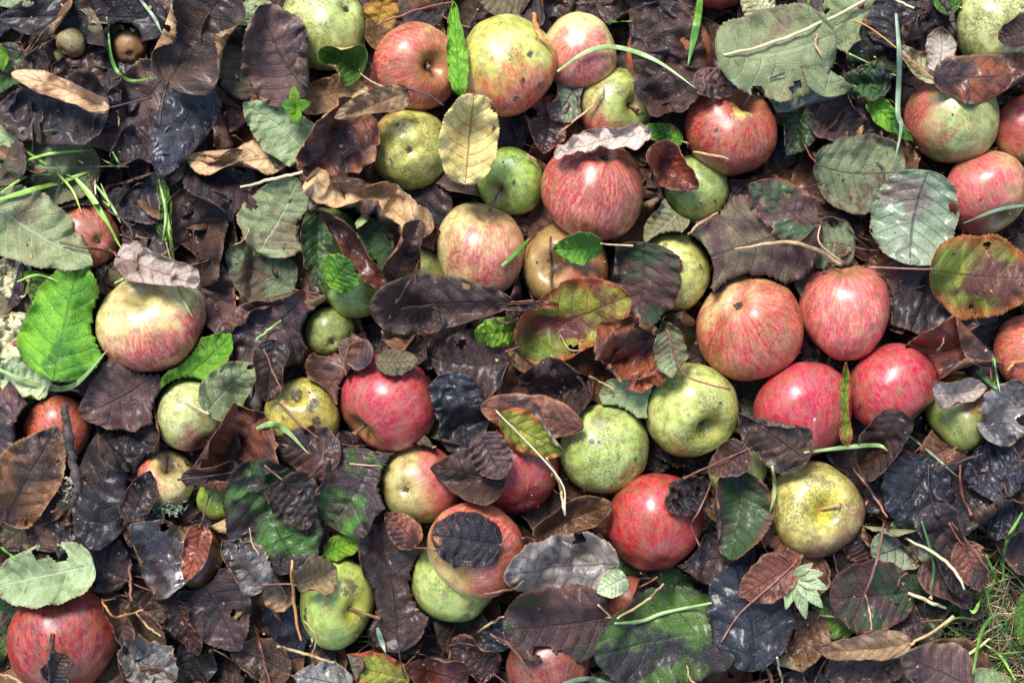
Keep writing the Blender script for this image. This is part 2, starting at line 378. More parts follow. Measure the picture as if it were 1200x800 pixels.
def place_heights(specs):
    """drop the apples one after another, the low ones first, so that none sinks into its neighbour"""
    done = []
    for s in sorted(specs, key=lambda q: q['lvl']):
        z = (s['r'] * PX) * 0.93 + 0.004 + s['lift']
        for _ in range(3):
            c = P(s['x'], s['y'], z); R = s['r'] * PX * (CAM_H - z) / (CAM_H - REF_Z)
            zz = R * 0.93 + 0.004 + s['lift']
            for (c2, R2) in done:
                d = math.hypot(c[0] - c2[0], c[1] - c2[1]); su = (R + R2) * 0.93
                if d < su: zz = max(zz, c2[2] + math.sqrt(su * su - d * d) * s['k'])
            z = zz
        s['c'] = P(s['x'], s['y'], z); s['R'] = s['r'] * PX * (CAM_H - z) / (CAM_H - REF_Z)
        done.append((s['c'], s['R']))

def build_apple(s, seed):
    r = np.random.default_rng(seed); R = s['R']; c = s['c']
    if 'st' in s:
        dx, dy = s['st'][0], -s['st'][1]; q = dx * dx + dy * dy
        ax = (dx, dy, math.sqrt(max(0.02, 1 - q)) * s.get('sz', 1))
    else:
        dx, dy = s['cx'][0], -s['cx'][1]; q = dx * dx + dy * dy
        ax = (-dx, -dy, -math.sqrt(max(0.02, 1 - q)))
    M = frame_from_axis(ax, r.uniform(0, 6.28))
    NP, NA = 84, 112
    ph = np.linspace(0, np.pi, NP); th = np.linspace(0, 2 * np.pi, NA, endpoint=False)
    PH, TH = np.meshgrid(ph, th, indexing='ij')
    deep = s.get('cavd', r.uniform(0.30, 0.42))
    rho = np.sin(PH) * (1 + 0.07 * np.cos(PH))
    cald = 0.05 if s.get('nocal') else 0.15
    z = 0.90 * np.cos(PH) - deep * np.exp(-(PH / s.get('cavw', 0.22)) ** 1.45) + cald * np.exp(-((np.pi - PH) / 0.2) ** 2)
    rib = (0.016 + r.uniform(0, .012)) * np.cos(5 * TH + r.uniform(0, 6)) * (0.35 + 0.65 * np.clip(-np.cos(PH), 0, 1)) + 0.02 * np.cos(3 * TH + r.uniform(0, 6)) * np.clip(np.cos(PH), 0, 1)
    L = np.stack([rho * np.cos(TH), rho * np.sin(TH), z], -1).reshape(-1, 3)
    D = L / np.linalg.norm(L, axis=1)[:, None]
    U = np.stack([np.sin(PH) * np.cos(TH), np.sin(PH) * np.sin(TH), np.cos(PH)], -1).reshape(-1, 3)
    fld = Fourier(r, 3, 1.0, 2.6, 8)(U); f2 = Fourier(r, 3, 0.25, 0.8, 10)(U)
    lump = s.get('lump', 0.022)
    sc = 1 + rib.reshape(-1) * np.sin(PH).reshape(-1) + lump * fld + 0.004 * f2
    L = L * sc[:, None]
    W = L @ M.T
    e = s.get('e', (1, 1)); W = W * np.array([e[0], e[1], 1.0]) ;
    m = (np.abs(W[:, :2]).max(0) / np.array(e)).mean(); W = W / m
    W *= R
    for a_ in (0, 1):
        lo_, hi_ = W[:, a_].min(), W[:, a_].max(); W[:, a_] = (W[:, a_] - (lo_ + hi_) / 2) * (2 * R * e[a_] / (hi_ - lo_))
    # dents (rot pits), in image direction
    for (dx, dy, rr, dep) in s.get('dents', ()):
        dz = math.sqrt(max(0.0, 1 - dx * dx - dy * dy)); dv = np.array([dx, -dy, dz])
        Wn = W / np.linalg.norm(W, axis=1)[:, None]; dd = np.linalg.norm(Wn - dv, axis=1)
        W = W - dv[None] * (R * dep * np.exp(-(dd / rr) ** 2))[:, None]
    i = np.arange(NP - 1)[:, None] * NA; j = np.arange(NA)[None, :]; j2 = (j + 1) % NA
    Qd = np.stack([i + j, i + NA + j, i + NA + j2, i + j2], -1).reshape(-1, 4)
    bd = np.array(s['bd'], float); bd /= np.linalg.norm(bd); bl = M.T @ bd
    spots = []
    for (dx, dy, rr, cc) in s.get('spots', ()):
        dz = math.sqrt(max(0.0, 1 - dx * dx - dy * dy)); spots.append((M.T @ np.array([dx, -dy, dz]), rr, cc, 0.6))
    mat = apple_mat(seed, s['g'], s['g2'], s['red'], s['deep'], s['b'], bl, s.get('gain', 1.3), s.get('stripe', .6), s.get('scab', .25),
                    s.get('specks', .3), spots, s.get('rough', .3), cav_amt=s.get('cavt', .55), russet=s.get('rus', 0), cav=s.get('cav', (120, 104, 44)))
    me = make_mesh('apple', W, Qd, [mat], attr={'ap': U})
    o = link('apple', me, loc=tuple(c)); tag(o, s['label'], 'apple', s.get('grp', 'fallen apples among the leaves'))
    raise_map(H_ALL, W + c)
    SPHERES.append((c, R * 0.95))
    org0 = c
    # stem
    av = M[:, 2]; pit = W[:NA].mean(0)
    if not s.get('nostem'):
        ln = s['sl'] if 'sl' in s else r.uniform(0.38, 0.6) * R; bend = np.array(list(r.normal(size=3))); bend -= av * (bend @ av); bend /= np.linalg.norm(bend)
        if 'sb' in s: bend = np.array([s['sb'][0], -s['sb'][1], s['sb'][2] if len(s['sb']) > 2 else 0.0])
        t = np.linspace(0, 1, 10)[:, None]
        pts = pit - av * 0.03 * R + av * ln * t + bend * (ln * (0.35 if 'sb' not in s else 0.9)) * t ** 1.7
        rad = R * 0.036 * (1 + 0.45 * (t[:, 0] - 0.5) ** 2 * 2 + 0.5 * (t[:, 0] > 0.93))
        me2 = tube_mesh('stem', pts, rad, SM[s.get('sm', 'brown')], 8); link('stem', me2, o)
    # calyx: five dried sepals round a tuft, only where it looks at the sky
    if av[2] < 0.25 and not s.get('nocal'):
        base = W[-NA:].mean(0)
        V, Qs = [], []
        M2 = frame_from_axis(-av, r.uniform(0, 6))
        for k in range(6):
            a0 = 2 * np.pi * k / 6 + r.uniform(-.2, .2); wd = 0.035 * R; L0 = R * r.uniform(0.09, .13)
            for q in range(5):
                t = q / 4; rr = L0 * t; hh = R * (0.03 + 0.09 * t - 0.10 * t * t * r.uniform(.6, 1.4))
                ww = wd * (1 - t) ** 0.7 + 0.0001
                for sgn in (-1, 1):
                    loc = np.array([rr * math.cos(a0) - sgn * ww * math.sin(a0), rr * math.sin(a0) + sgn * ww * math.cos(a0), hh])
                    V.append(base + M2 @ loc)
                if q: b = len(V) - 4; Qs.append((b, b + 2, b + 3, b + 1))
        n0 = len(V)
        for q in range(8):
            a0 = 2 * np.pi * q / 8
            V.append(base + M2 @ np.array([0.055 * R * math.cos(a0), 0.055 * R * math.sin(a0), 0.0])); V.append(base + M2 @ np.array([0.02 * R * math.cos(a0), 0.02 * R * math.sin(a0), 0.06 * R]))
        for q in range(8):
            b = n0 + 2 * q; b2 = n0 + 2 * ((q + 1) % 8); Qs.append((b, b2, b2 + 1, b + 1))
        link('calyx', make_mesh('calyx', np.array(V), np.array(Qs), [CALYX]), o)
    return o

def leaf_shape(r, L, W, cup=20, bend=10, fold=10, twist=0, wr=1.0, nu=116, nv=21, e0=None, e1=None, teeth=None, crumple=0.0, edgecurl=0.0, asym=0.0, rollover=0):
    """leaf surface in its own frame: x along the midrib (0..L), y across, z up; angles in degrees"""
    e0 = r.uniform(.4, .54) if e0 is None else e0; e1 = r.uniform(.6, .9) if e1 is None else e1
    s = np.linspace(0, 1, nu); u = 0.5 * s + 0.5 * (1 - np.cos(np.pi * s)) / 2
    v = np.linspace(-1, 1, nv); v = np.sign(v) * (np.abs(v) ** 0.85)
    Ug, Vg = np.meshgrid(u, v, indexing='ij')
    pk = e0 / (e0 + e1); wid = (u ** e0) * ((1 - u) ** e1) / (pk ** e0 * (1 - pk) ** e1)
    irr = 1 + 0.05 * np.sin(u * r.uniform(6, 12) + r.uniform(0, 6)) + 0.03 * np.sin(u * r.uniform(18, 30) + r.uniform(0, 6))
    irr2 = 1 + 0.05 * np.sin(u * r.uniform(6, 12) + r.uniform(0, 6)) + 0.03 * np.sin(u * r.uniform(18, 30) + r.uniform(0, 6))
    nt = teeth or int(r.integers(20, 28)); tooth = ((u * nt) % 1.0)
    ta = 0.045 * np.clip(wid * 2, 0, 1) * (0.4 + 0.9 * np.abs(np.sin(u * r.uniform(8, 20) + r.uniform(0, 6))))
    half = W / 2
    wl = half * (wid * irr * (1 + asym)); wr_ = half * (wid * irr2 * (1 - asym))
    wv = np.where(Vg > 0, wl[:, None], wr_[:, None]) * np.abs(Vg)
    wv = wv + (half * ta * tooth)[:, None] * np.abs(Vg) ** 10
    S = wv * np.sign(Vg)                                                 # arc length across
    # cross-section: fold at the midrib plus a bow, growing towards the margin
    cupr = math.radians(cup); fr = math.radians(fold) * (0.6 + 0.4 * np.sin(np.pi * Ug))
    tt = np.abs(S) / half
    ang = fr + cupr * tt + math.radians(edgecurl) * np.clip(tt - 0.55, 0, 1) ** 1.5 * 2.0
    ang = ang * (1 + 0.35 * np.sin(Ug * r.uniform(3, 7) + r.uniform(0, 6) + (Vg > 0) * r.uniform(0, 3)))
    dS = np.abs(np.diff(S, axis=1)); am = 0.5 * (ang[:, 1:] + ang[:, :-1]); mid = nv // 2
    dy = np.cos(am) * dS; dz = np.sin(am) * dS
    Y = np.zeros_like(S); Z = np.zeros_like(S)
    for k in range(mid, nv - 1): Y[:, k + 1] = Y[:, k] + dy[:, k]; Z[:, k + 1] = Z[:, k] + dz[:, k]
    for k in range(mid, 0, -1): Y[:, k - 1] = Y[:, k] - dy[:, k - 1]; Z[:, k - 1] = Z[:, k] + dz[:, k - 1]
    # spine
    br = math.radians(bend); phi = br * (u - 0.45) * 2 + math.radians(r.uniform(-6, 6)) * np.sin(u * 6.28 + r.uniform(0, 6))
    du = np.diff(u) * L; pm = 0.5 * (phi[1:] + phi[:-1])
    X0 = np.concatenate([[0], np.cumsum(np.cos(pm) * du)]); Z0 = np.concatenate([[0], np.cumsum(np.sin(pm) * du)])
    tw = math.radians(twist) * (u - 0.5)
    Yt = Y * np.cos(tw)[:, None] - Z * np.sin(tw)[:, None]; Zt = Y * np.sin(tw)[:, None] + Z * np.cos(tw)[:, None]
    X = X0[:, None] - Zt * np.sin(phi)[:, None]; Zw = Z0[:, None] + Zt * np.cos(phi)[:, None]
    Yw = Yt + (W * r.uniform(-.07, .07) * np.sin(np.pi * u * r.uniform(.8, 1.3)))[:, None]
    p2 = np.stack([Ug * L, S], -1).reshape(-1, 2)
    sz = L
    f1 = Fourier(r, 2, 0.30 * sz, 0.9 * sz, 7)(p2).reshape(Ug.shape); f2 = Fourier(r, 2, 0.06 * sz, 0.22 * sz, 14)(p2).reshape(Ug.shape)
    t8 = (Ug - 0.20 * np.abs(Vg) ** 1.35) * 8 + (Vg > 0) * 0.45
    quilt = (0.5 - np.abs(t8 % 1.0 - 0.5) * 1.0) ** 0.5
    Zw = Zw + wr * (L / .05) * (0.0016 * f1 * (0.4 + np.abs(Vg)) + 0.0004 * f2 - 0.0006 * quilt * np.clip(1.2 - np.abs(Vg), 0, 1) * np.sin(np.pi * Ug))
    Zw = Zw - 0.0004 * np.exp(-(Vg / 0.06) ** 2)
    ew = Fourier(r, 1, 0.12 * sz, 0.35 * sz, 6)(Ug.reshape(-1, 1) * sz + (Vg.reshape(-1, 1) > 0) * 3.3).reshape(Ug.shape)
    Zw = Zw + wr * (L / .05) * 0.0023 * ew * np.abs(Vg) ** 3
    if crumple:
        crumple = crumple * min(1.2, L / .045)
        g1 = Fourier(r, 2, 0.12 * sz, 0.5 * sz, 9)(p2).reshape(Ug.shape); g2 = Fourier(r, 2, 0.12 * sz, 0.5 * sz, 9)(p2).reshape(Ug.shape)
        Zw = Zw + crumple * 0.0035 * (1 - np.abs(g1)); Yw = Yw + crumple * 0.0015 * np.abs(g2); X = X + crumple * 0.0012 * g1
    if rollover:
        for _ in range(rollover):
            a = r.uniform(0, 2 * np.pi) if r.random() < .4 else r.choice([-1, 1]) * np.pi / 2 + r.uniform(-.5, .5)
            nx, ny = math.cos(a), math.sin(a); cx = L * .5
            sd = (X - cx) * nx + Yw * ny; mx = sd.max(); depth = mx * r.uniform(.35, .75); rad = r.uniform(.0016, .0045) * L / .05
            q = sd - (mx - depth); m = q > 0; mxa = r.uniform(2.2, 3.3)
            an = np.clip(q / rad, 0, mxa); rest = np.clip(q - mxa * rad, 0, None)
            s2 = rad * np.sin(an) + rest * math.cos(mxa); z2 = rad * (1 - np.cos(an)) + rest * math.sin(mxa) * .7
            z2 = z2 + rest * .12
            dxy = np.where(m, s2 - q, 0); X = X + dxy * nx; Yw = Yw + dxy * ny; Zw = Zw + np.where(m, z2, 0)
    return X, Yw, Zw, Ug, Vg

TH_LEAF = 0.00014
def sheet(name, G, uv, mats, holes=None, parent=None):
    """grid (nu,nv,3) -> a leaf blade with two faces and a rim; returns the object"""
    nu, nv, _ = G.shape
    du = np.gradient(G, axis=0); dv = np.gradient(G, axis=1); N = np.cross(du, dv)
    N /= np.linalg.norm(N, axis=2)[..., None] + 1e-12
    # first and last rows collapse to a point: reuse the next row's normals
    N[0] = N[1]; N[-1] = N[-2]
    T = (G + N * TH_LEAF).reshape(-1, 3); B = (G - N * TH_LEAF).reshape(-1, 3); n = nu * nv
    i, j = np.meshgrid(np.arange(nu - 1), np.arange(nv - 1), indexing='ij'); a = i * nv + j
    q = np.stack([a, a + nv, a + nv + 1, a + 1], -1).reshape(-1, 4)
    keep = np.ones(len(q), bool)
    if holes is not None: keep = ~holes[:-1, :-1].reshape(-1)
    qt = q[keep]; qb = (q[keep] + n)[:, ::-1]
    e = np.concatenate([np.stack([np.arange(nu - 1) * nv, (np.arange(nu - 1) + 1) * nv], -1)[:, ::-1], np.stack([np.arange(nu - 1) * nv + nv - 1, (np.arange(nu - 1) + 1) * nv + nv - 1], -1)])
    rim = np.stack([e[:, 0], e[:, 1], e[:, 1] + n, e[:, 0] + n], -1)
    Q = np.concatenate([qt, qb, rim]); mi = np.concatenate([np.zeros(len(qt)), np.ones(len(qb)), np.zeros(len(rim))])
    UV = np.concatenate([uv, uv])
    org = G.reshape(-1, 3).mean(0)
    me = make_mesh(name, np.concatenate([T, B]) - org, Q, mats, mi, UV)
    return link(name, me, parent, tuple(org)), org

UNDER = {'grey': 'brown', 'sage': 'olive', 'mint': 'green', 'green': 'sage', 'lime': 'mint', 'black': 'dark', 'dark': 'brown', 'purple': 'dark', 'brown': 'tan', 'redbrown': 'brown', 'tan': 'brown', 'gold': 'tan', 'autumn': 'sagebrown', 'deepgreen': 'sage', 'silver': 'brown', 'bluish': 'dark', 'pink': 'brown', 'yellow': 'tan', 'straw': 'tan', 'olive': 'dark', 'greendark': 'purple', 'greenpatch': 'brown', 'purplegreen': 'purple', 'sagebrown': 'brown', 'greysilver': 'sage'}

def push_out(V, margin=0.0006, tuck=True):
    lo = V.min(0) - 0.04; hi = V.max(0) + 0.04
    for (c, R) in SPHERES:
        if c[0] < lo[0] or c[0] > hi[0] or c[1] < lo[1] or c[1] > hi[1]: continue
        if tuck:
            h = np.hypot(V[:, 0] - c[0], V[:, 1] - c[1]); Rt = R * 1.02; m = (h < Rt) & (V[:, 2] > c[2] - 0.002)
            V[m, 2] = c[2] - np.sqrt(np.maximum(0, Rt * Rt - h[m] ** 2)) - 0.001
        d = V - c; ln = np.linalg.norm(d, axis=1); m = ln < R + margin
        if m.any():
            dd = d[m] / (ln[m][:, None] + 1e-9); V[m] = c + dd * (R + margin)
    V[:, 2] = np.maximum(V[:, 2], 0.0015)
    return V

def build_leaf(s, seed, lod=1.0):
    r = np.random.default_rng(seed)
    over = s.get('over', False); zb = s.get('z', 0.024)
    zg = zb if not over else 0.055
    a = P(s['x0'], s['y0'], zg)[:2]; b = P(s['x1'], s['y1'], zg)[:2]; k = PX * (CAM_H - zg) / (CAM_H - REF_Z)
    L = np.linalg.norm(b - a); W = s['w'] * k * 1.08
    nu, nv = (int(116 * lod), int(21 * lod) | 1)
    X, Y, Z, Ug, Vg = leaf_shape(r, L, W, s.get('cup', r.uniform(-20, 50)) * 1.25, s.get('bend', r.uniform(-15, 30)), s.get('fold', r.uniform(0, 16)), s.get('twist', r.uniform(-20, 20)),
                                 s.get('wr', .75), nu, nv, s.get('e0'), s.get('e1'), crumple=s.get('crumple', r.uniform(0, .2)), edgecurl=s.get('ec', r.uniform(-20, 110)), asym=s.get('asym', 0), rollover=s.get('ro', (1 if (s['w'] >= 38 and s['c'] not in ('lime', 'mint', 'gold') and r.random() < (.38 if lod == 1 else .5)) else 0)))
    X = (X - X.min()) / (X.max() - X.min()) * L; yr = Y.max() - Y.min(); Y = Y * (W / yr)
    roll = math.radians(s.get('roll', r.uniform(-10, 10))); pitch = math.radians(s.get('pitch', r.uniform(-6, 6)))
    Y, Z = Y, Z + Y * math.tan(roll); Z = Z + (X - L / 2) * math.tan(pitch)
    d = (b - a) / L; nrm = np.array([-d[1], d[0]])
    x = a[0] + d[0] * X + nrm[0] * Y; y = a[1] + d[1] * X + nrm[1] * Y
    sh = Z - np.percentile(Z, 12)
    xf, yf = x.ravel(), y.ravel()
    if over:
        E = envelope(H_ALL, xf, yf, s.get('dr', 7)).reshape(x.shape)
        flat = s.get('stiff', 0.25); E = E * (1 - flat) + np.maximum(E, np.percentile(E, 75)) * flat
        z = E + sh + s.get('dz', 0.0008)
        V = np.stack([x, y, z], -1)
    else:
        E = envelope(H_LEAF, xf, yf, 5).reshape(x.shape)
        E = np.minimum(E, zb + 0.012)
        z = np.maximum(E, zb) + sh + 0.0006
        V = push_out(np.stack([x, y, z], -1).reshape(-1, 3)).reshape(x.shape + (3,))
    # perspective: keep the outline where the photo has it, whatever the height
    kk = ((CAM_H - V[..., 2]) / (CAM_H - zg))[..., None]; V[..., :2] *= kk
    holes = None
    if not s.get('hole') and lod == 1 and L > .03 and r.random() < .4 and s['c'] not in ('lime', 'mint'):
        s['hole'] = [(r.uniform(.25, .9), r.choice([-1, 1]) * r.uniform(.7, 1.05), r.uniform(2.5, 7)) for _ in range(int(r.integers(1, 4)))]
    if s.get('hole'):
        holes = np.zeros(x.shape, bool); fn = Fourier(r, 2, 0.004, 0.02, 6)(np.stack([x, y], -1).reshape(-1, 2)).reshape(x.shape)
        for (hu, hv, hr) in s['hole']:
            dd = np.sqrt(((Ug - hu) * L) ** 2 + ((Vg - hv) * W / 2) ** 2)
            holes |= dd < (hr * k) * (1 + 0.25 * fn)
    mats = [LM[s['c']], LM[s.get('b', UNDER[s['c']])]]
    uv = np.stack([Ug, Vg], -1).reshape(-1, 2)
    o, org = sheet('leaf', V, uv, mats, holes)
    tag(o, s['label'], 'leaf', s.get('grp', 'fallen leaves between the apples'))
    Vf = V.reshape(-1, 3); hcap = Vf.copy(); capz = (np.median(Vf[:, 2]) + 0.004)
    hcap[:, 2] = np.minimum(hcap[:, 2], capz) if not over else Vf[:, 2]
    raise_map(H_ALL, hcap)
    if not over: raise_map(H_LEAF, hcap)
    # midrib ridge and stalk in one tube
    mid = V[:, V.shape[1] // 2]
    if s.get('pet', True):
        base = mid[1]; dirv = mid[0] - mid[8]; dirv /= np.linalg.norm(dirv) + 1e-9
        if isinstance(s.get('pet'), (list, tuple)):
            pe = [np.array(q, float) for q in ([s['pet']] if not isinstance(s['pet'][0], (list, tuple)) else s['pet'])]
            zz = float(base[2]); path = [mid[10], mid[4], base]
            for q in pe: path.append(np.append(P(q[0], q[1], zz + 0.002)[:2], zz + 0.002))
        else:
            ln = r.uniform(0.012, 0.022); sd = np.array([-dirv[1], dirv[0], 0]) * r.uniform(-.5, .5)
            path = [mid[10], mid[4], base, base + dirv * ln * .5 + sd * ln * .15, base + dirv * ln + sd * ln * .6 + np.array([0, 0, -0.001])]
        pts = smooth_path(path, 26); 
        i0 = 6
        e = envelope(H_ALL, pts[:, 0], pts[:, 1], 2) if over else pts[:, 2]
        pts[i0:, 2] = np.maximum(pts[i0:, 2], np.minimum(e[i0:], pts[i0:, 2] + 0.03) + (0.0004 if over else 0))
        if not over: pts = push_out(pts, 0.001)
        t = np.linspace(0, 1, len(pts)); rad = 0.00058 * (0.45 + 0.55 * np.clip(t * 3, 0, 1)) * (1 + 0.5 * np.clip((t - 0.9) * 10, 0, 1)) * s.get('pr', .85)
        me = tube_mesh('leaf_stalk', pts - org, rad, SM[s.get('ps', {'sage': 'tan', 'mint': 'straw', 'lime': 'palegreen', 'green': 'tan', 'tan': 'tan', 'gold': 'tan', 'straw': 'straw', 'redbrown': 'red', 'autumn': 'red'}.get(s['c'], r.choice(['dark', 'brown', 'dark', 'red'])))], 6)
        link('leaf_stalk', me, o)
    return o

def build_strand(pts, w, mat, label, name='grass_blade', cat='grass blade', flat=0.16, z=None, lift=0.001, taper=(0.5, 0.08), grp=None, knots=(), child=None):
    p = smooth_path([P(a, b, 0.05) for a, b in pts], 40)
    if name == 'stalk': p[:, :2] += .0002 * np.stack([Fourier(np.random.default_rng(len(label) + q), 1, .12, .6, 6)(np.linspace(0, 1, 40)[:, None]) for q in range(2)], 1)
    if z is None:
        e = envelope(H_ALL, p[:, 0], p[:, 1], 2); k = np.ones(7) / 7
        e = np.maximum(e, np.convolve(np.pad(e, 3, mode='edge'), k, 'valid')); e = np.convolve(np.pad(e, 3, mode='edge'), k, 'valid')
    else: e = np.full(len(p), z)
    p[:, 2] = e + lift
    p[:, :2] *= ((CAM_H - p[:, 2]) / (CAM_H - 0.05))[:, None]
    t = np.linspace(0, 1, len(p)); a, b = taper
    rad = w * (.72 if flat < .5 else .75) * PX / 2 * np.minimum(np.minimum(1, a + (1 - a) * t / 0.25), np.minimum(1, b + (1 - b) * (1 - t) / 0.35))
    if name == 'twig': rad = rad * (1 + .06 * Fourier(np.random.default_rng(len(label)), 1, .04, .2, 8)(t[:, None])); p = p + .0003 * np.stack([Fourier(np.random.default_rng(len(label) + q), 1, .05, .3, 6)(t[:, None]) for q in range(3)], 1)
    for (kt, kr) in knots: rad = rad * (1 + .7 * kr * np.exp(-((t - kt) / 0.03) ** 2))
    p[:, 2] += rad * flat
    org = p.mean(0)
    o = link(name, tube_mesh(name, p - org, rad, SM[mat], 8, flat), loc=tuple(org)); tag(o, label, cat, grp)
    raise_map(H_ALL, p)
    return o
# ------------------------------------------------------------------ the apples
GR = ((154, 172, 86), (190, 196, 118)); PALE = ((204, 202, 128), (222, 216, 156)); YG = ((176, 178, 76), (206, 200, 110)); CR = ((208, 190, 118), (224, 206, 146))
RD = ((192, 38, 56), (136, 14, 40)); OR = ((206, 80, 68), (170, 40, 52)); PK = ((214, 94, 100), (182, 42, 68)); RP = ((198, 54, 70), (156, 24, 52))
APPLES = []
def A(x, y, r, lvl, label, gr, rd, b, bd, k=0.6, lift=0.0, **kw):
    d = dict(x=x, y=y, r=r * 1.025, lvl=lvl, label=label, g=gr[0], g2=gr[1], red=rd[0], deep=rd[1], b=b, bd=bd, k=k, lift=lift); d.update(kw); APPLES.append(d)
PG = ((206, 118, 104), (220, 156, 124)); BK = (44, 38, 36); BR = (110, 78, 44); DB = (64, 44, 34)
A(380, 32, 50, 1, 'pale green scabby apple at the top edge beside a brown leaf', GR, OR, -.75, (0, -1, 0), cx=(.6, -.35), scab=.6, spots=[(.62, -.38, .10, (90, 96, 50))])
A(490, 79, 51, 2, 'orange-red striped apple with its stem hollow facing right, left of the large yellow apple', CR, OR, .42, (-.4, -.3, .6), st=(.55, .12), scab=.4, rus=.2, stripe=.8, cavd=.5)
A(592, 77, 59, 4, 'large yellow apple with black spots and a red underside, near the top', YG, OR, -.10, (.25, -1, -.05), cx=(-.35, -.75), nocal=True, specks=.2, scab=.25, stripe=.8, gain=2.0,
  spots=[(.50, -.10, .085, BK), (.35, .42, .08, BK), (.68, .48, .11, (66, 56, 44)), (.24, .74, .07, BK), (.62, -.42, .05, BK), (.1, .02, .03, BK)])
A(678, 59, 44, 3, 'pale pink and green apple right of the large spotted yellow apple', PALE, PK, .0, (-.1, -.6, .7), cx=(-.1, -.2), nocal=True, scab=.05, gain=1.0)
A(722, 124, 43, 1, 'yellow-green apple with pink base wedged above the pale curled leaf', GR, PK, -.5, (-.7, -.7, .1), st=(.58, .1), scab=.35, gain=1.8)
A(784, 62, 50, 1, 'orange-red apple mostly hidden behind a wet brown leaf at the top', CR, ((196, 70, 44), (150, 34, 26)), .8, (0, 0, 1), cx=(.5, .4))
A(856, 152, 53, 2, 'crimson apple with a yellow patch at its hollow, below the big grey-green leaf', YG, ((186, 26, 52), (136, 10, 38)), .95, (-.1, -.7, .5), st=(.28, -.62), cavt=.2, stripe=.5, spots=[(-.42, .05, .06, BK), (.12, -.42, .26, (206, 190, 90))], gain=1.2, specks=.1)
A(479, 174, 47, 3, 'small round yellow-green russeted apple with its eye facing up', YG, OR, -.55, (-.8, .7, .1), cx=(.06, .14), scab=.9, specks=.6, rus=.15, gain=1.2)
A(597, 212, 39, 2, 'small smooth green apple with a stem, tucked beside the golden leaf', ((132, 170, 66), (170, 196, 96)), OR, -.95, (0, -1, 0), st=(-.5, .45), scab=.4, sb=(-.2, 1), sl=22 * .0005)
A(694, 222, 59, 4, 'large red-and-cream striped apple under the pale curled leaf', CR, RP, .5, (-.2, .2, .8), cx=(.22, -.66), stripe=.9, scab=.3, gain=.8, spots=[(-.22, .72, .09, BR)])
A(563, 294, 53, 3, 'tall cream apple with pink streaks right of the deep green leaf', CR, PK, -.08, (.3, -.2, .7), e=(.96, 1.07), st=(.25, -.85), nostem=True, stripe=1.0, scab=.3, gain=.8, lump=.04)
A(661, 310, 50, 1, 'brownish rotting apple with a dark sunken hole under the small green leaf', ((176, 150, 84), (196, 176, 110)), OR, .0, (.9, 0, .2), cx=(-.5, .1), nocal=True, rus=.9, dents=[(-.38, .05, .35, .45)], spots=[(-.34, .05, .36, (84, 62, 50))])
A(813, 222, 40, 1, 'plain green apple behind the brown leaves right of the striped red apple', ((140, 168, 84), (168, 186, 106)), OR, -1.0, (0, -1, 0), cx=(-.6, .1), scab=.3)
A(786, 320, 46, 1, 'pale yellow-green speckled apple left of the big olive-brown leaf', ((188, 190, 96), (206, 204, 120)), OR, -1.0, (0, -1, 0), cx=(.3, .6), specks=.7, scab=.25, nocal=True, spots=[(-.2, -.68, .09, (90, 96, 56))])
A(1115, 136, 54, 2, 'green mildewed apple flushed red on its left, under the rust-brown leaf', ((140, 158, 84), (172, 178, 110)), RP, -.38, (-1, .1, .1), cx=(-.2, -.62), scab=.75, gain=1.8, rus=.1)
A(1153, 226, 48, 3, 'pink and tan apple at the right edge with a grey-green blade across it', ((184, 160, 96), (206, 188, 124)), PK, .22, (-.8, -.1, .5), st=(.3, .8), nostem=True, rus=.35, scab=.2)
A(1204, 150, 39, 1, 'red apple cut by the right edge below the rust-brown leaf', ((160, 150, 90), (186, 170, 110)), RP, .3, (-.2, .7, .5), cx=(.5, .5))
A(1172, 26, 52, 1, 'pale green scabby apple in the top right corner', ((176, 184, 104), (202, 206, 132)), OR, -1.0, (0, -1, 0), cx=(.4, .3), nocal=True, scab=.9, rus=.1, spots=[(.35, .05, .3, (50, 40, 40))])
A(101, 277, 38, 1, 'dull red apple half hidden behind the large silvery-green leaf', CR, ((186, 76, 66), (146, 46, 50)), .55, (0, 0, 1), cx=(.6, .2), stripe=.8)
A(178, 376, 62, 4, 'large cream and red apple with its stem hollow under a pale dry leaf', CR, RP, -.02, (.3, -1, .1), st=(-.18, -.62), nostem=True, cavd=.34, cavw=.2, stripe=.8, scab=.3, gain=2.2, e=(1, .95))
A(388, 275, 33, 0, 'dim green apple deep behind the dark twisted leaf', ((110, 136, 56), (140, 158, 80)), OR, -1.0, (0, -1, 0), cx=(-.3, .4), scab=.6)
A(414, 334, 38, 1, 'green scabby apple topped by a crumpled bright green leaf', ((132, 168, 66), (164, 188, 92)), OR, -1.0, (0, -1, 0), cx=(-.3, .5), nocal=True, scab=.8, specks=.7)
A(488, 327, 37, 1, 'yellow-green apple above the long purple leaf', ((158, 178, 78), (188, 198, 106)), PK, -.7, (0, .3, 1), cx=(.4, .5), nocal=True, scab=.2)
A(386, 388, 29, 0, 'small mottled green apple in the gap left of the long purple leaf', ((124, 148, 70), (152, 168, 92)), OR, -1.0, (0, -1, 0), cx=(.2, .5), scab=.7)
A(454, 472, 57, 4, 'bright red apple with its stem pointing lower left, near the middle', PG, ((206, 38, 66), (164, 18, 54)), .8, (.3, .6, .5), st=(-.60, .66), sb=(-.5, .3, .8), sl=.010, sm='brown', stripe=.8, gain=1.1, cavd=.42, cav=(150, 120, 40), cavt=.7)
A(354, 487, 44, 1, 'lumpy yellow rotting apple with black patches left of the bright red apple', ((172, 164, 58), (196, 184, 84)), OR, -1.0, (0, -1, 0), cx=(.3, -.5), nocal=True, scab=.9, rus=.4, lump=.05, dents=[(-.1, -.7, .3, .3)], spots=[(.38, -.3, .26, (52, 42, 40)), (.5, .15, .2, (60, 48, 44)), (-.1, -.72, .2, DB)])
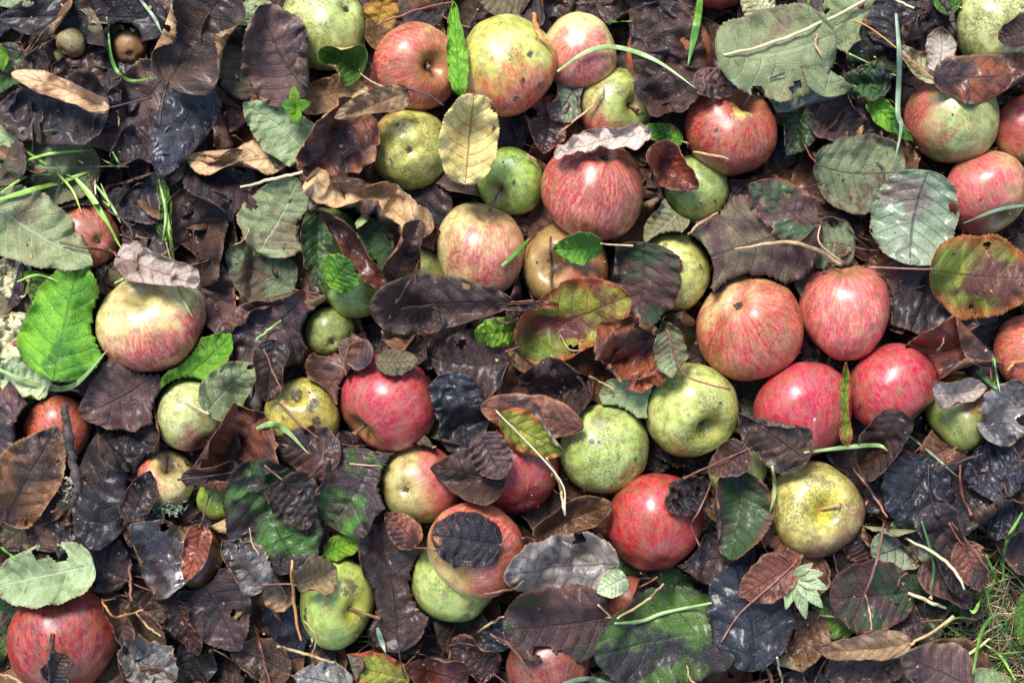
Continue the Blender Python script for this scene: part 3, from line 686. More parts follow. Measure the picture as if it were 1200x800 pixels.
A(492, 566, 46, 2, 'tan and pink apple with its dried eye showing, below the bright red apple', ((178, 168, 98), (200, 186, 120)), PK, .0, (.9, .2, .1), cx=(-.34, .08), gain=1.6, scab=.25, rus=.2)
A(604, 549, 51, 2, 'deep red apple left of the plain green apple, partly under dark leaves', PG, ((188, 36, 58), (146, 18, 44)), .85, (0, 0, 1), cx=(.3, .7), nocal=True, stripe=.7)
A(557, 644, 56, 5, 'red and yellow apple with a black torn leaf stuck on its face', CR, ((200, 56, 54), (166, 30, 46)), .45, (.7, .4, .4), st=(-.6, .55), sl=.005, stripe=.9, cav=(190, 150, 70), cavt=.5, gain=1.3)
A(532, 678, 50, 1, 'pale green apple lying under the red apple with the black torn leaf', ((158, 176, 84), (188, 198, 112)), OR, -1.0, (0, -1, 0), cx=(.5, .6), nocal=True, scab=.4, spots=[(.3, .3, .3, (186, 176, 66))])
A(396, 706, 48, 2, 'pear-shaped green apple with a round dark scar and a stem to the right', ((150, 176, 76), (178, 194, 98)), OR, -1.0, (0, -1, 0), e=(.9, 1.12), st=(.62, .12), sb=(1, .25, .1), sl=.013, scab=.25, spots=[(.5, -.36, .27, (92, 76, 52)), (-.72, .28, .13, BK), (-.70, .1, .11, BK), (-.68, .44, .11, BK)], cav=(180, 168, 50))
A(708, 525, 52, 3, 'round pale green apple with grey scab marks, right of the deep red apple', ((156, 176, 86), (186, 198, 114)), OR, -.85, (.5, -1, 0), cx=(.5, .6), nocal=True, scab=.75, spots=[(-.14, -.60, .12, (130, 124, 110)), (.04, -.62, .10, (130, 124, 110)), (-.28, -.22, .07, BK), (-.14, -.2, .065, BK), (.66, .22, .09, (72, 86, 44))])
A(810, 480, 54, 3, 'glossy pale green-yellow apple with a deep stem hollow at lower right', ((172, 184, 88), (200, 206, 118)), OR, -.7, (-1, -.1, 0), st=(.36, .5), sb=(-.2, -.3, .3), sl=.006, cavd=.5, scab=.6, rough=.24, cav=(160, 150, 50))
A(768, 611, 56, 3, 'glossy red apple with its right side under dark leaves, lower middle', PG, ((198, 34, 48), (152, 14, 34)), 1.1, (0, 0, 1), cx=(.1, .8), nocal=True, stripe=.4, rough=.24)
A(879, 384, 61, 4, 'large orange-red apple with its dried eye and a brown bruise facing up', CR, OR, .38, (.1, -.6, .5), cx=(-.40, -.46), spots=[(-.72, -.05, .19, (150, 70, 44))], stripe=.6, scab=.3, rus=.15)
A(990, 365, 53, 4, 'pink tapering apple with a long arching stem at its top', CR, ((216, 96, 100), (190, 50, 72)), .45, (0, .1, .8), e=(.98, 1.06), st=(-.05, -.9), nostem=True, cavd=.12, stripe=.7, scab=.3, gain=.7, spots=[(.45, .30, .14, (140, 84, 80))])
A(940, 481, 56, 3, 'rosy red apple with a tiny white nick, in the middle of three red apples', PG, ((208, 50, 74), (168, 24, 60)), .9, (0, .1, .9), cx=(.2, .9), nocal=True, stripe=.5, gain=.8, spots=[(.09, .17, .055, (232, 214, 190))])
A(1045, 454, 51, 4, 'bright red streaked apple right of the rosy apple with the white nick', PG, ((204, 38, 64), (160, 16, 52)), .75, (-.2, .3, .7), st=(.6, .75), nostem=True, stripe=.65, gain=1.0)
A(957, 596, 55, 4, 'yellow-green apple with its stem standing in an open hollow, facing up', ((184, 174, 88), (212, 202, 118)), ((150, 84, 72), (116, 60, 62)), -.12, (.6, -.8, 0), st=(.05, -.1), sb=(.9, -.3, .3), sl=.0105, sm='tan', cavd=.5, scab=.8, rus=.2, gain=1.6, cav=(200, 190, 60), cavt=.85)
A(1125, 482, 42, 2, 'half rotten apple, brown above and mossy green below, right of the red streaked apple', ((112, 132, 56), (142, 154, 76)), ((164, 108, 64), (128, 80, 50)), -.05, (.4, 1, .1), e=(.95, 1.1), cx=(.2, -.8), nocal=True, scab=.7, gain=2.2, stripe=.2, lump=.05)
A(1213, 414, 47, 3, 'orange-red apple cut by the right edge, beside curling grass', CR, OR, .55, (0, 0, 1), cx=(.5, -.3), stripe=.7)
A(74, 750, 62, 3, 'dark crimson apple in the bottom left corner under the torn pale leaf', ((196, 150, 60), (206, 120, 60)), ((188, 26, 46), (104, 10, 40)), .95, (.1, -.5, .6), cx=(.3, .8), nocal=True, scab=.3, stripe=.5, gain=.9, spots=[(.1, -.4, .12, (120, 70, 80))])
A(226, 484, 43, 1, 'pale yellow-green apple under the broken sage leaf', ((190, 196, 120), (210, 212, 144)), PK, -.5, (.3, -1, 0), st=(.5, .8), scab=.4, specks=.8, gain=1.6, lump=.04)
A(192, 562, 35, 1, 'small cream apple with mossy lichen on its lower rim', CR, OR, -.1, (-.7, 0, .3), st=(.35, -.55), sm='dark', sb=(0, -.6, .5), sl=.009, gain=1.5, spots=[(-.55, .5, .3, DB)])
A(256, 584, 25, 1, 'tiny smooth bright green apple under the brown curled leaf', ((134, 172, 58), (160, 190, 78)), OR, -1.0, (0, -1, 0), cx=(.3, .3), nocal=True, scab=.1)
A(68, 502, 38, 1, 'small red apple behind the knobbly black twig', CR, ((200, 62, 50), (150, 30, 36)), .6, (0, .2, .8), cx=(.4, .4), nocal=True)
A(226, 652, 36, 0, 'rotten reddish-brown apple collapsed behind the shiny brown leaf', ((150, 110, 50), (170, 120, 60)), ((132, 56, 42), (92, 36, 34)), .5, (.2, .6, .5), cx=(.3, -.2), rus=.5, scab=.5, lump=.05, dents=[(.2, -.1, .4, .2)])
A(864, 551, 34, 1, 'small pale green apple peeping out behind dark leaves above the green-red leaf', ((158, 170, 92), (188, 194, 120)), OR, -1.0, (0, -1, 0), cx=(.3, .7), nocal=True, scab=.4)
A(736, 705, 30, 0, 'red apple showing as a small patch beside a pale green stalk', CR, ((188, 52, 52), (146, 30, 42)), .9, (0, 0, 1), cx=(.3, .8), nocal=True)
A(642, 778, 48, 1, 'dark red apple at the bottom edge under the holed leaf', ((150, 140, 70), (160, 130, 70)), ((150, 30, 54), (106, 16, 40)), .7, (0, 0, 1), cx=(.2, .6), nocal=True)
A(152, 54, 21, 1, 'small dark brown rotten apple in the top left leaves', ((88, 62, 40), (108, 78, 48)), ((96, 52, 36), (66, 36, 28)), .2, (0, -1, 0), cx=(.2, .6), rus=.9, scab=.9, rough=.65)
A(83, 51, 17, 5, 'shrivelled olive apple no bigger than a nut, on a black leaf', ((112, 106, 62), (140, 132, 84)), ((110, 66, 40), (80, 50, 34)), -.1, (-.4, -1, .1), lift=.022, st=(-.6, .7), sl=.003, rus=.4, scab=.6, lump=.04, rough=.6)
A(845, -34, 42, 1, 'red apple barely showing at the top edge', CR, RP, .9, (0, 0, 1), cx=(.3, .5))
# ------------------------------------------------------------------ the leaves one can tell apart
LV = []
def U(x0, y0, x1, y1, w, c, z, label, **kw):
    d = dict(x0=x0, y0=y0, x1=x1, y1=y1, w=w, c=c, z=z * .001 + .005, label=label); d.update(kw); LV.append(d)
def O(x0, y0, x1, y1, w, c, label, **kw):
    d = dict(x0=x0, y0=y0, x1=x1, y1=y1, w=w, c=c, over=True, label=label); d.update(kw); LV.append(d)
# top left
U(195, 24, 0, 22, 66, 'black', 25, 'long black leaf lying across the top left corner', pet=(215, 26), cup=20, fold=4, pitch=0, c_=0)
U(66, 70, 142, 128, 80, 'black', 23, 'crumpled black leaf below the shrivelled nut-sized apple', crumple=.6, pet=False)
U(200, 82, 104, 168, 92, 'purple', 22, 'flat purple-black leaf below the small dark rotten apple', cup=5)
U(240, 10, 180, -12, 40, 'purple', 20, 'purple-grey leaf cut by the top edge above the glossy brown leaf')
U(110, 60, 20, 90, 60, 'dark', 14, 'dim dark brown leaf beneath the crumpled black leaf')
U(30, 60, -30, 110, 50, 'deepgreen', 12, 'dark mossy green leaf at the left edge under the long black leaf')
U(180, 168, 128, 182, 46, 'purple', 24, 'small purple-brown leaf under the silvery black leaf', pet=(205, 160), ps='red')
U(118, 195, -12, 190, 84, 'sage', 19, 'grey-green leaf at the left edge under the folded black leaf', cup=5, bend=5)
U(70, 178, -20, 150, 46, 'mint', 17, 'pale green leaf at the left edge behind the folded black leaf')
O(128, 126, -8, 132, 84, 'black', 'folded black leaf with a tan turned-up edge at the left', ro=0, cup=25, fold=8, b='tan', roll=-12, pet=(178, 114), crumple=.5, ps='dark')
O(128, 127, 14, 84, 26, 'tan', 'tan turned-up leaf flap on the black leaf at the left edge', cup=30, fold=25, pet=False, e1=.7, roll=25, dz=.003)
O(246, 92, 178, 206, 66, 'bluish', 'grey-black leaf with a silvery sheen hanging below the glossy brown leaf', cup=-25, fold=-8, b='black', pet=(232, 84), roll=8)
O(197, 101, 268, -14, 92, 'dark', 'large glossy dark brown leaf with a pale rim standing up at the top left', cup=55, fold=12, roll=10, pet=[(190, 122), (187, 148)], ps='dark', dz=.008, stiff=.8, b='tan', e0=.45, e1=.5, pr=1.4)
U(308, 110, 262, 30, 66, 'olive', 20, 'mottled olive-brown leaf below the grey-brown leaf at the top', cup=-20)
O(361, 112, 302, 8, 86, 'purple', 'grey-brown leaf against the pale green apple at the top edge', cup=-30, fold=-6, pet=False, roll=-10, dz=.002)
U(292, 30, 286, -20, 50, 'sage', 18, 'pale green leaf cut by the top edge left of the grey-brown leaf')
U(225, 176, 325, 236, 74, 'black', 22, 'black leaf with a tan rim in the hollow below the silvery black leaf', b='tan', cup=30, ec=60, roll=-8)
U(340, 182, 220, 190, 40, 'tan', 24, 'narrow tan leaf edge above the black hollow leaf', fold=40, cup=40, c_=0, roll=30)
U(212, 222, 268, 322, 74, 'dark', 20, 'dark olive-brown leaf left of the mottled grey-green leaf', b='olive')
U(238, 215, 120, 240, 60, 'black', 10, 'black leaf deep in the hole right of the dull red apple')
U(200, 260, 120, 330, 70, 'black', 7, 'black leaf at the bottom of the hole above the large cream apple')
U(196, 282, 188, 208, 20, 'green', 26, 'narrow green folded leaf standing by the black hollow leaf', fold=45, cup=30)
U(232, 305, 268, 396, 56, 'purple', 22, 'purple-grey leaf right of the large cream and red apple')
U(345, 338, 265, 294, 66, 'sagebrown', 22, 'grey-green leaf with brown blotches above the purple-brown leaf', cup=-10)
U(303, 296, 350, 210, 84, 'sage', 36, 'broad grey-green leaf below the straw stalk, left of centre', cup=10, pet=False)
O(372, 246, 372, 336, 36, 'deepgreen', 'narrow dark green leaf standing right of the small blue-black leaf', fold=30)
U(362, 264, 316, 296, 34, 'bluish', 31, 'small blue-black leaf on the broad grey-green leaf', cup=-40, pet=(378, 246), ps='dark')
U(358, 342, 276, 420, 92, 'purple', 27, 'large purple-brown veined leaf with a red stalk left of the mottled green apple', cup=-12, fold=-5, pet=[(372, 343), (386, 337)], ps='red', e0=.5, e1=.55)
# greens at the left
O(-14, 236, 108, 312, 84, 'sage', 'large silvery green leaf with a pale midrib at the left edge', ro=0, cup=-14, fold=-4, pitch=-3, c_=0, pet=False, e1=.8, over_=0)
U(80, 366, 26, 318, 42, 'green', 27, 'small green leaf behind the large bright green leaf')
U(64, 446, 98, 302, 98, 'lime', 44, 'large bright yellow-green leaf left of the large cream apple', cup=-10, fold=-20, pet=False, stiff=.9, roll=-4, e0=.55, e1=.95, ro=0)
U(40, 372, -14, 420, 56, 'straw', 24, 'pale straw-coloured leaf at the left edge by the bright green leaf', crumple=.8)
U(60, 450, -6, 430, 50, 'mint', 26, 'pale green leaf under the arching lime blade at the left')
U(10, 300, 24, 352, 40, 'straw', 18, 'curled pale leaf scrap below the large silvery green leaf', crumple=.9, fold=30)
U(40, 340, -20, 372, 56, 'olive', 12, 'dull olive leaf at the left edge behind the green leaves')
U(192, 460, 272, 392, 44, 'lime', 34, 'bright green leaf tucked under the lower right of the large cream apple', cup=25, ec=40, b='lime')
O(242, 484, 300, 428, 54, 'sage', 'sage green broken leaf lying on the pale yellow-green apple', pet=(198, 460), cup=10, ps='straw', hole=[(.96, 0, 9)])
U(186, 436, 92, 488, 86, 'purple', 31, 'flat blackish leaf below the large cream and red apple', cup=-10, c_=0, pet=False)
U(60, 452, 20, 500, 50, 'deepgreen', 16, 'dark green leaf deep at the left above the small red apple')
# top centre
U(362, 182, 286, 120, 58, 'mint', 33, 'pale mint leaf by the little green seedling', cup=10, c_=0, bend=5, pet=False)
O(424, 88, 374, 58, 50, 'green', 'curled green leaf with an orange rim on the pale green apple at the top', cup=70, fold=25, b='gold', roll=-20)
U(440, 58, 452, -14, 42, 'yellow', 30, 'yellow and brown leaf at the top edge left of the orange-red apple', fold=25, pet=(436, 110), ps='dark')
U(520, 20, 470, -20, 60, 'dark', 18, 'dark leaf at the top edge above the orange-red striped apple')
U(620, -6, 560, 0, 60, 'olive', 20, 'olive leaf at the top edge behind the large yellow apple')
U(344, 122, 432, 106, 40, 'tan', 31, 'tan leaf with a reddish stalk beside the green seedling', pet=[(324, 118), (304, 115)], ps='red', cup=20)
O(540, 112, 532, 2, 24, 'lime', 'narrow toothed green leaf between the orange-red and the large yellow apple', fold=20, cup=10, pet=False, stiff=.6)
O(424, 122, 356, 206, 76, 'brown', 'big curled brown leaf left of the small russeted apple', ro=1, cup=60, fold=10, roll=-14, crumple=.6, b='tan', c_=0, pet=False)
O(478, 106, 392, 138, 34, 'tan', 'tan twisted leaf with a thin stalk above the small russeted apple', cup=50, fold=20, twist=50, pet=[(500, 110), (520, 124)], ps='dark', dz=.004)
O(546, 216, 556, 110, 66, 'gold', 'golden beige leaf standing between the russeted apple and the large yellow apple', cup=30, fold=16, stiff=.7, roll=6, pet=False, dz=.004, e0=.45, e1=.5)
O(508, 268, 362, 202, 54, 'tan', 'long tan ragged leaf curling below the small russeted apple', cup=70, fold=20, roll=18, crumple=.8, b='dark', pet=False, e0=.5, e1=.5)
U(448, 335, 418, 248, 66, 'deepgreen', 32, 'deep green leaf inside the dark twisted leaf', cup=40)
O(458, 336, 374, 244, 32, 'redbrown', 'dark red-brown twisted leaf strip left of the deep green leaf', cup=50, fold=25, b='brown', dz=.003, pet=False)
O(462, 335, 492, 258, 40, 'dark', 'glossy dark curled leaf right of the deep green leaf', cup=60, fold=12, pet=[(470, 330), (464, 356)], roll=10)
U(520, 300, 486, 262, 34, 'redbrown', 30, 'small orange-brown leaf above the yellow-green apple')
O(386, 336, 412, 306, 48, 'lime', 'crumpled bright green leaf on top of the scabby green apple', crumple=.35, cup=-30, hole=[(.1, .8, 6), (.9, -.8, 5)], pet=False, e0=.4, e1=.4)
O(604, 354, 434, 362, 66, 'purple', 'long purple-brown leaf stretched below the yellow-green apple', cup=-15, fold=-10, roll=-8, e0=.8, e1=.45, stiff=.5, pet=(625, 352), ps='red', asym=.0)
O(606, 384, 556, 392, 34, 'lime', 'small shiny bright green crumpled leaf below the long purple leaf', crumple=.4, cup=-30, pet=False)
U(596, 424, 506, 424, 82, 'dark', 38, 'flat dark leaf right of the bright red apple', cup=-10, pet=(575, 478), c_=0, stiff=.5)
O(522, 438, 548, 545, 60, 'bluish', 'wet blue-black shiny leaf down the right side of the bright red apple', cup=-30, fold=-8, pet=False, crumple=.4)
U(424, 396, 376, 470, 66, 'brown', 34, 'brown leaf with a pale rim left of the bright red apple', cup=50, b='brown', roll=18, pet=False)
U(452, 392, 500, 420, 46, 'dark', 28, 'dark olive leaf behind the top of the bright red apple')
O(440, 424, 490, 422, 30, 'olive', 'small dark curled leaf on the top of the bright red apple', cup=-40, pet=False, dz=.001)
# top middle right
U(676, 96, 646, 140, 44, 'greysilver', 30, 'dark green wet leaf below the pale pink and green apple')
U(652, 112, 636, 180, 52, 'redbrown', 27, 'red-brown leaf right of the large yellow apple')
U(690, 150, 700, 90, 60, 'dark', 12, 'dark leaf deep below the pale pink and green apple')
O(762, 150, 648, 178, 34, 'pink', 'pale pinkish leaf band on the top of the large striped apple', cup=70, ec=60, twist=30, crumple=.5, fold=12, stiff=.6, pet=False, b='brown', e0=.5, e1=.6, roll=14, dz=.002)
U(800, 166, 752, 148, 26, 'green', 36, 'small green leaf right of the pale pinkish band')
O(768, 2, 782, 136, 84, 'dark', 'long wet dark brown leaf draped over the orange-red apple at the top', crumple=.8, cup=-20, fold=-6, pet=False, b='dark', e0=.35, e1=.5, c_=0)
O(812, 92, 862, 104, 34, 'purple', 'purple-brown leaf above the crimson apple', crumple=.5, cup=-20, pet=False)
U(790, 178, 782, 238, 52, 'purple', 33, 'glossy purple leaf right of the large striped apple')
O(762, 172, 818, 222, 46, 'redbrown', 'red-brown scalloped leaf left of the plain green apple', cup=40, fold=12, pet=False, b='brown', dz=.002)
U(900, 22, 870, -16, 40, 'straw', 26, 'yellow-green leaf at the top edge above the big grey-green leaf', pet=(912, 16))
U(990, 76, 862, 128, 66, 'greysilver', 40, 'shiny grey-green leaf with purple rim under the big grey-green leaf', cup=-12, pet=False)
O(978, 40, 842, 74, 104, 'sage', 'big grey-green leaf with brown specks, top right of the middle', ro=0, cup=-10, fold=-3, stiff=.9, pet=False, e0=.5, e1=.5, wr=.7)
U(1044, -4, 958, 36, 78, 'sage', 30, 'grey-green leaf at the top edge right of the big grey-green leaf', pet=False)
U(1022, 90, 1040, 20, 60, 'deepgreen', 30, 'dark green leaf at the top beside the twisted blade')
U(1046, 86, 986, 100, 44, 'deepgreen', 34, 'dark teal-green ragged leaf right of the big grey-green leaf', crumple=.6, pet=(992, 62), ps='palegreen')
U(1052, 56, 1052, -14, 60, 'black', 36, 'black veined leaf at the top edge left of the scabby corner apple')
O(1098, 96, 1054, 54, 24, 'straw', 'small pale yellow-green leaf on the end of a long thin stalk, top right', pet=[(1040, 48), (1018, 32), (1001, 24)], ps='orange', cup=20, fold=20)
U(1018, 116, 1070, 166, 28, 'lime', 31, 'narrow yellow-green leaf above the mottled round leaf', cup=30)
U(960, 112, 1010, 160, 62, 'purple', 24, 'dark purple leaf below the shiny grey-green leaf', ps='dark')
U(945, 128, 922, 182, 42, 'deepgreen', 30, 'dark green leaf right of the crimson apple')
O(954, 193, 1060, 205, 90, 'sagebrown', 'round mottled green-brown leaf with a red stalk, right of the middle', ro=0, cup=-10, fold=-6, stiff=.9, pet=(943, 170), ps='red', e0=.5, e1=.45)
O(1088, 200, 1066, 310, 96, 'greysilver', 'shiny silver-green leaf with dark veins at the right', ro=0, cup=-14, fold=-5, stiff=.9, pet=False, e0=.48, e1=.5)
O(1090, 316, 1218, 330, 98, 'autumn', 'yellow-green and brown blotched leaf at the right edge', ro=0, cup=-8, fold=-4, stiff=.8, pet=(1018, 313), ps='pinkstalk', e0=.5, e1=.7)
O(1098, 84, 1104, 32, 34, 'pink', 'small grey-purple leaf above the green mildewed apple', pet=False, cup=30)
O(1094, 90, 1216, 86, 56, 'redbrown', 'rust-brown leaf lying over the green mildewed apple', cup=-20, fold=-8, stiff=.7, pet=False, b='dark', e0=.5, e1=.5)
U(1140, 24, 1076, 20, 60, 'black', 24, 'black crumpled leaf left of the scabby corner apple', crumple=.9)
U(1124, 8, 1090, -10, 30, 'green', 32, 'bright green leaf sliver at the top edge')
O(1212, 30, 1170, 46, 36, 'dark', 'dark leaf stuck on the scabby corner apple', pet=False)
# centre right
O(706, 286, 648, 292, 38, 'green', 'small bright green leaf under the large striped apple', pet=(742, 288), ps='tan', cup=15)
U(800, 240, 756, 284, 42, 'sage', 40, 'small grey-green leaf above the pale yellow-green speckled apple')
O(755, 284, 742, 390, 76, 'purplegreen', 'purple leaf with a green middle left of the pale speckled apple', cup=-15, fold=-6, stiff=.5, pet=False)
O(606, 408, 738, 346, 82, 'autumn', 'yellow-green leaf with orange-brown margins in the middle', ro=0, cup=20, fold=10, stiff=.6, pet=(592, 412), ps='red', e0=.5, e1=.6)
O(655, 357, 585, 360, 10, 'redbrown', 'thin rolled red-brown leaf scrap above the middle', pet=False, fold=30)
O(694, 462, 606, 444, 60, 'dark', 'dark purple leaf below the yellow-green orange-rimmed leaf', crumple=.4, pet=False)
O(684, 500, 564, 476, 46, 'brown', 'flat brown pointed leaf with a pale rim above the deep red apple', ro=0, cup=-5, fold=3, wr=.5, crumple=0, stiff=.8, pet=False, e0=.55, e1=.55)
O(586, 486, 662, 532, 46, 'autumn', 'green leaf with a pink-orange rim on the deep red apple', cup=20, pet=[(655, 560), (662, 600)], ps='straw')
O(698, 384, 776, 450, 74, 'redbrown', 'wet red-brown crumpled leaf above the round pale green apple', crumple=1.0, cup=30, b='brown', pet=False)
O(782, 388, 790, 442, 38, 'sage', 'grey-green leaf strip on the top left of the glossy pale apple', cup=10, pet=[(800, 436), (830, 450), (856, 456)], ps='red')
U(782, 462, 702, 462, 44, 'sage', 36, 'grey-green leaf between the two pale green apples', cup=20)
U(738, 400, 774, 346, 40, 'black', 30, 'black cupped leaf under the pale speckled apple', cup=40)
U(760, 390, 800, 420, 50, 'sage', 24, 'pale grey-green leaf behind the wet red-brown leaf')
U(962, 262, 812, 306, 112, 'olive', 42, 'large round olive-brown leaf behind the orange-red apple', cup=-12, bend=20, fold=-4, stiff=.6, pet=[(960, 284), (985, 306)], ps='tan', e0=.5, e1=.45, dz=.000)
O(950, 272, 880, 214, 62, 'purplegreen', 'dark purple and yellow toothed leaf above the large olive-brown leaf', cup=-20, pet=False, c_=0)
U(882, 262, 850, 212, 54, 'dark', 26, 'dark purple leaf right of the plain green apple')
U(1002, 290, 936, 284, 60, 'sagebrown', 30, 'grey-green leaf with a dark dot under the round mottled leaf', cup=0)
U(1010, 330, 930, 330, 80, 'sagebrown', 24, 'greenish-brown leaf behind the pink tapering apple')
U(1030, 322, 1156, 376, 88, 'dark', 32, 'glossy dark purple leaf below the shiny silver-green leaf', cup=30)
U(1024, 300, 1060, 390, 56, 'brown', 28, 'brown leaf right of the pink tapering apple')
U(1168, 394, 1050, 424, 66, 'redbrown', 34, 'red-brown curled leaf above the half rotten apple', cup=50, ec=40, roll=-8)
O(1094, 462, 1156, 452, 32, 'pink', 'grey-pink folded leaf lying on the half rotten apple', cup=30, fold=12, pet=False)
O(1166, 520, 1198, 446, 58, 'silver', 'wet silvery black leaf at the right edge below the curling grass', cup=-25, crumple=.4, pet=False)
O(947, 540, 866, 484, 60, 'dark', 'dark brown leaf with a green patch on the rosy red apple', c3=0, cup=-12, fold=-5, stiff=.6, pet=False, b='dark')
O(992, 522, 991, 424, 15, 'autumn', 'narrow twisted greenish leaf standing between two red apples', fold=35, cup=20, stiff=.8, pet=False)
O(1058, 482, 1010, 566, 48, 'dark', 'dark brown leaf hanging under the bright red streaked apple', cup=20, roll=10, pet=False)
O(434, 424, 396, 402, 36, 'purple', 'small grey-purple leaf over the small mottled green apple', cup=-10, pet=False)
O(322, 398, 312, 470, 40, 'dark', 'dark leaf edge overlapping the left of the lumpy rotting apple', cup=30, pet=False)
O(398, 540, 318, 516, 60, 'dark', 'dark brown leaf across the bottom of the lumpy rotting apple', cup=-10, pet=False)
O(150, 610, 178, 552, 34, 'dark', 'ragged dark leaf on the left of the small cream apple', cup=20, pet=False)
O(520, 380, 470, 362, 30, 'dark', 'dark leaf sliver under the long purple-brown leaf', pet=False)
U(250, 440, 206, 404, 50, 'purple', 28, 'purple-brown leaf between the bright green leaf and the sage leaf')
# left below
U(12, 572, 14, 446, 66, 'purple', 38, 'purple-grey leaf standing at the left edge', cup=-14)
O(6, 612, 68, 500, 74, 'brown', 'upright brown leaf with a pale orange rim at the left', cup=30, ec=60, roll=16, b='gold', pet=False)
U(106, 644, 142, 514, 80, 'black', 34, 'long black veined leaf right of the knobbly twig', cup=-16, fold=-6, pet=False, e0=.55, e1=.6)
U(120, 560, 180, 470, 60, 'black', 14, 'black leaf in the dark gap left of the small cream apple')
U(40, 640, 90, 580, 60, 'dark', 18, 'dark brown leaf below the upright brown leaf')
U(64, 590, 0, 640, 60, 'olive', 14, 'dull olive leaf at the left edge above the torn pale leaf')
U(150, 680, 66, 620, 70, 'black', 26, 'black leaf right of the torn pale green leaf')
O(110, 660, -14, 688, 70, 'mint', 'torn pale green leaf with a white rim over the dark crimson apple', cup=20, fold=-5, stiff=.8, pet=False, hole=[(.30, -.72, 12), (.42, -.95, 12)], e0=.4, e1=.6, c_=0)
O(214, 688, 156, 612, 72, 'silver', 'shiny silver-brown leaf left of the rotten apple', cup=-30, fold=-12, b='brown', roll=-8, pet=False, crumple=.3)
U(182, 590, 152, 640, 44, 'dark', 28, 'dark torn leaf against the small cream apple')
O(236, 615, 218, 680, 30, 'redbrown', 'narrow red-brown leaf over the rotten apple', fold=20)
O(302, 478, 232, 566, 86, 'brown', 'large dark brown curled leaf right of the pale yellow-green apple', cup=45, fold=10, crumple=.6, b='purple', c_=0, pet=False)
O(282, 552, 212, 560, 26, 'dark', 'small dark leaf across the small cream apple', pet=(208, 562), ps='dark', fold=20)
O(290, 540, 350, 668, 106, 'greenpatch', 'big dark purple leaf with a bright green patch left of centre', cup=-14, fold=-6, crumple=.35, stiff=.6, pet=False, e0=.5, e1=.5)
O(328, 560, 360, 620, 60, 'dark', 'dark brown leaf layered on the big green-patched leaf', cup=-25, crumple=.4, pet=[(318, 552), (310, 545)], ps='pinkstalk', c_=0)
O(310, 690, 262, 632, 50, 'grey', 'grey curled leaf below the big green-patched leaf', cup=50, crumple=.5, b='tan', pet=False)
U(348, 700, 296, 664, 44, 'tan', 34, 'tan and grey mottled leaf left of the pear-shaped green apple', b='dark', crumple=.6)
O(346, 684, 394, 664, 48, 'tan', 'small cupped tan-brown leaf on the pear-shaped green apple', cup=60, fold=20, b='redbrown', pet=(308, 684), ps='pinkstalk', dz=.002)
U(380, 650, 428, 632, 28, 'lime', 33, 'small bright green leaf above the pear-shaped green apple')
U(442, 530, 386, 616, 84, 'greenpatch', 36, 'dark green leaf with a pale torn rim below the bright red apple', cup=20, ec=30, pet=False, e0=.45, e1=.4)
U(508, 524, 428, 552, 46, 'olive', 34, 'small brown leaf tucked under the bright red apple', cup=-20, pet=[(460, 545), (385, 541)], ps='tan')
U(468, 764, 444, 612, 76, 'dark', 35, 'long dark brown leaf left of the pale green apple under the red one', cup=20, fold=14, e0=.5, e1=.5)
O(488, 640, 452, 600, 36, 'brown', 'small brown curled leaf below the tan and pink apple', cup=-30, pet=(525, 645))
O(592, 566, 504, 548, 62, 'dark', 'dark purple leaf over the tan and pink apple', cup=-15, pet=False, c_=0)
O(562, 508, 590, 560, 44, 'purple', 'grey-purple leaf on the left side of the deep red apple', cup=-20, pet=False)
O(588, 638, 506, 626, 62, 'black', 'black torn leaf with pale veins stuck on the red and yellow apple', cup=-12, ec=70, ro=0, fold=6, stiff=.5, dr=5, pet=(600, 622), hole=[(.95, .3, 6)], e0=.42, e1=.5, dz=.0015)
U(230, 676, 282, 762, 76, 'purple', 27, 'dark purple leaf with a tan stalk at the bottom left', pet=[(250, 690), (280, 655)], ps='orange', hole=[(.6, .4, 9)])
U(246, 700, 168, 716, 50, 'olive', 22, 'olive-brown leaf below the shiny silver-brown leaf')
U(205, 706, 232, 768, 32, 'dark', 28, 'dark rolled leaf left of the dark purple leaf with the tan stalk', fold=35, cup=40)
O(208, 794, 140, 752, 64, 'grey', 'crumpled silvery white leaf at the bottom left', crumple=.9, b='tan', pet=False, dz=.002)
O(138, 698, 150, 758, 32, 'dark', 'small dark curled leaf right of the dark crimson apple', fold=30, cup=30, pet=(122, 700))
O(60, 800, 75, 765, 34, 'dark', 'small dark leaf on the bottom of the dark crimson apple', pet=(62, 742), ps='dark')
U(340, 790, 270, 760, 50, 'dark', 20, 'dark brown leaf at the bottom edge left of the tan stalk')
U(412, 806, 344, 792, 46, 'grey', 28, 'silver-tan leaf at the bottom edge below the pear-shaped green apple')
U(480, 796, 404, 778, 44, 'autumn', 27, 'red and green leaf at the bottom edge', pet=False)
O(548, 800, 474, 780, 50, 'redbrown', 'red-brown leaf at the bottom edge right of the red and green leaf')
U(580, 790, 530, 748, 46, 'redbrown', 22, 'reddish leaf below the pale green apple under the red one')
U(602, 730, 560, 760, 36, 'bluish', 26, 'blue-grey leaf right of the pale green apple under the red one')
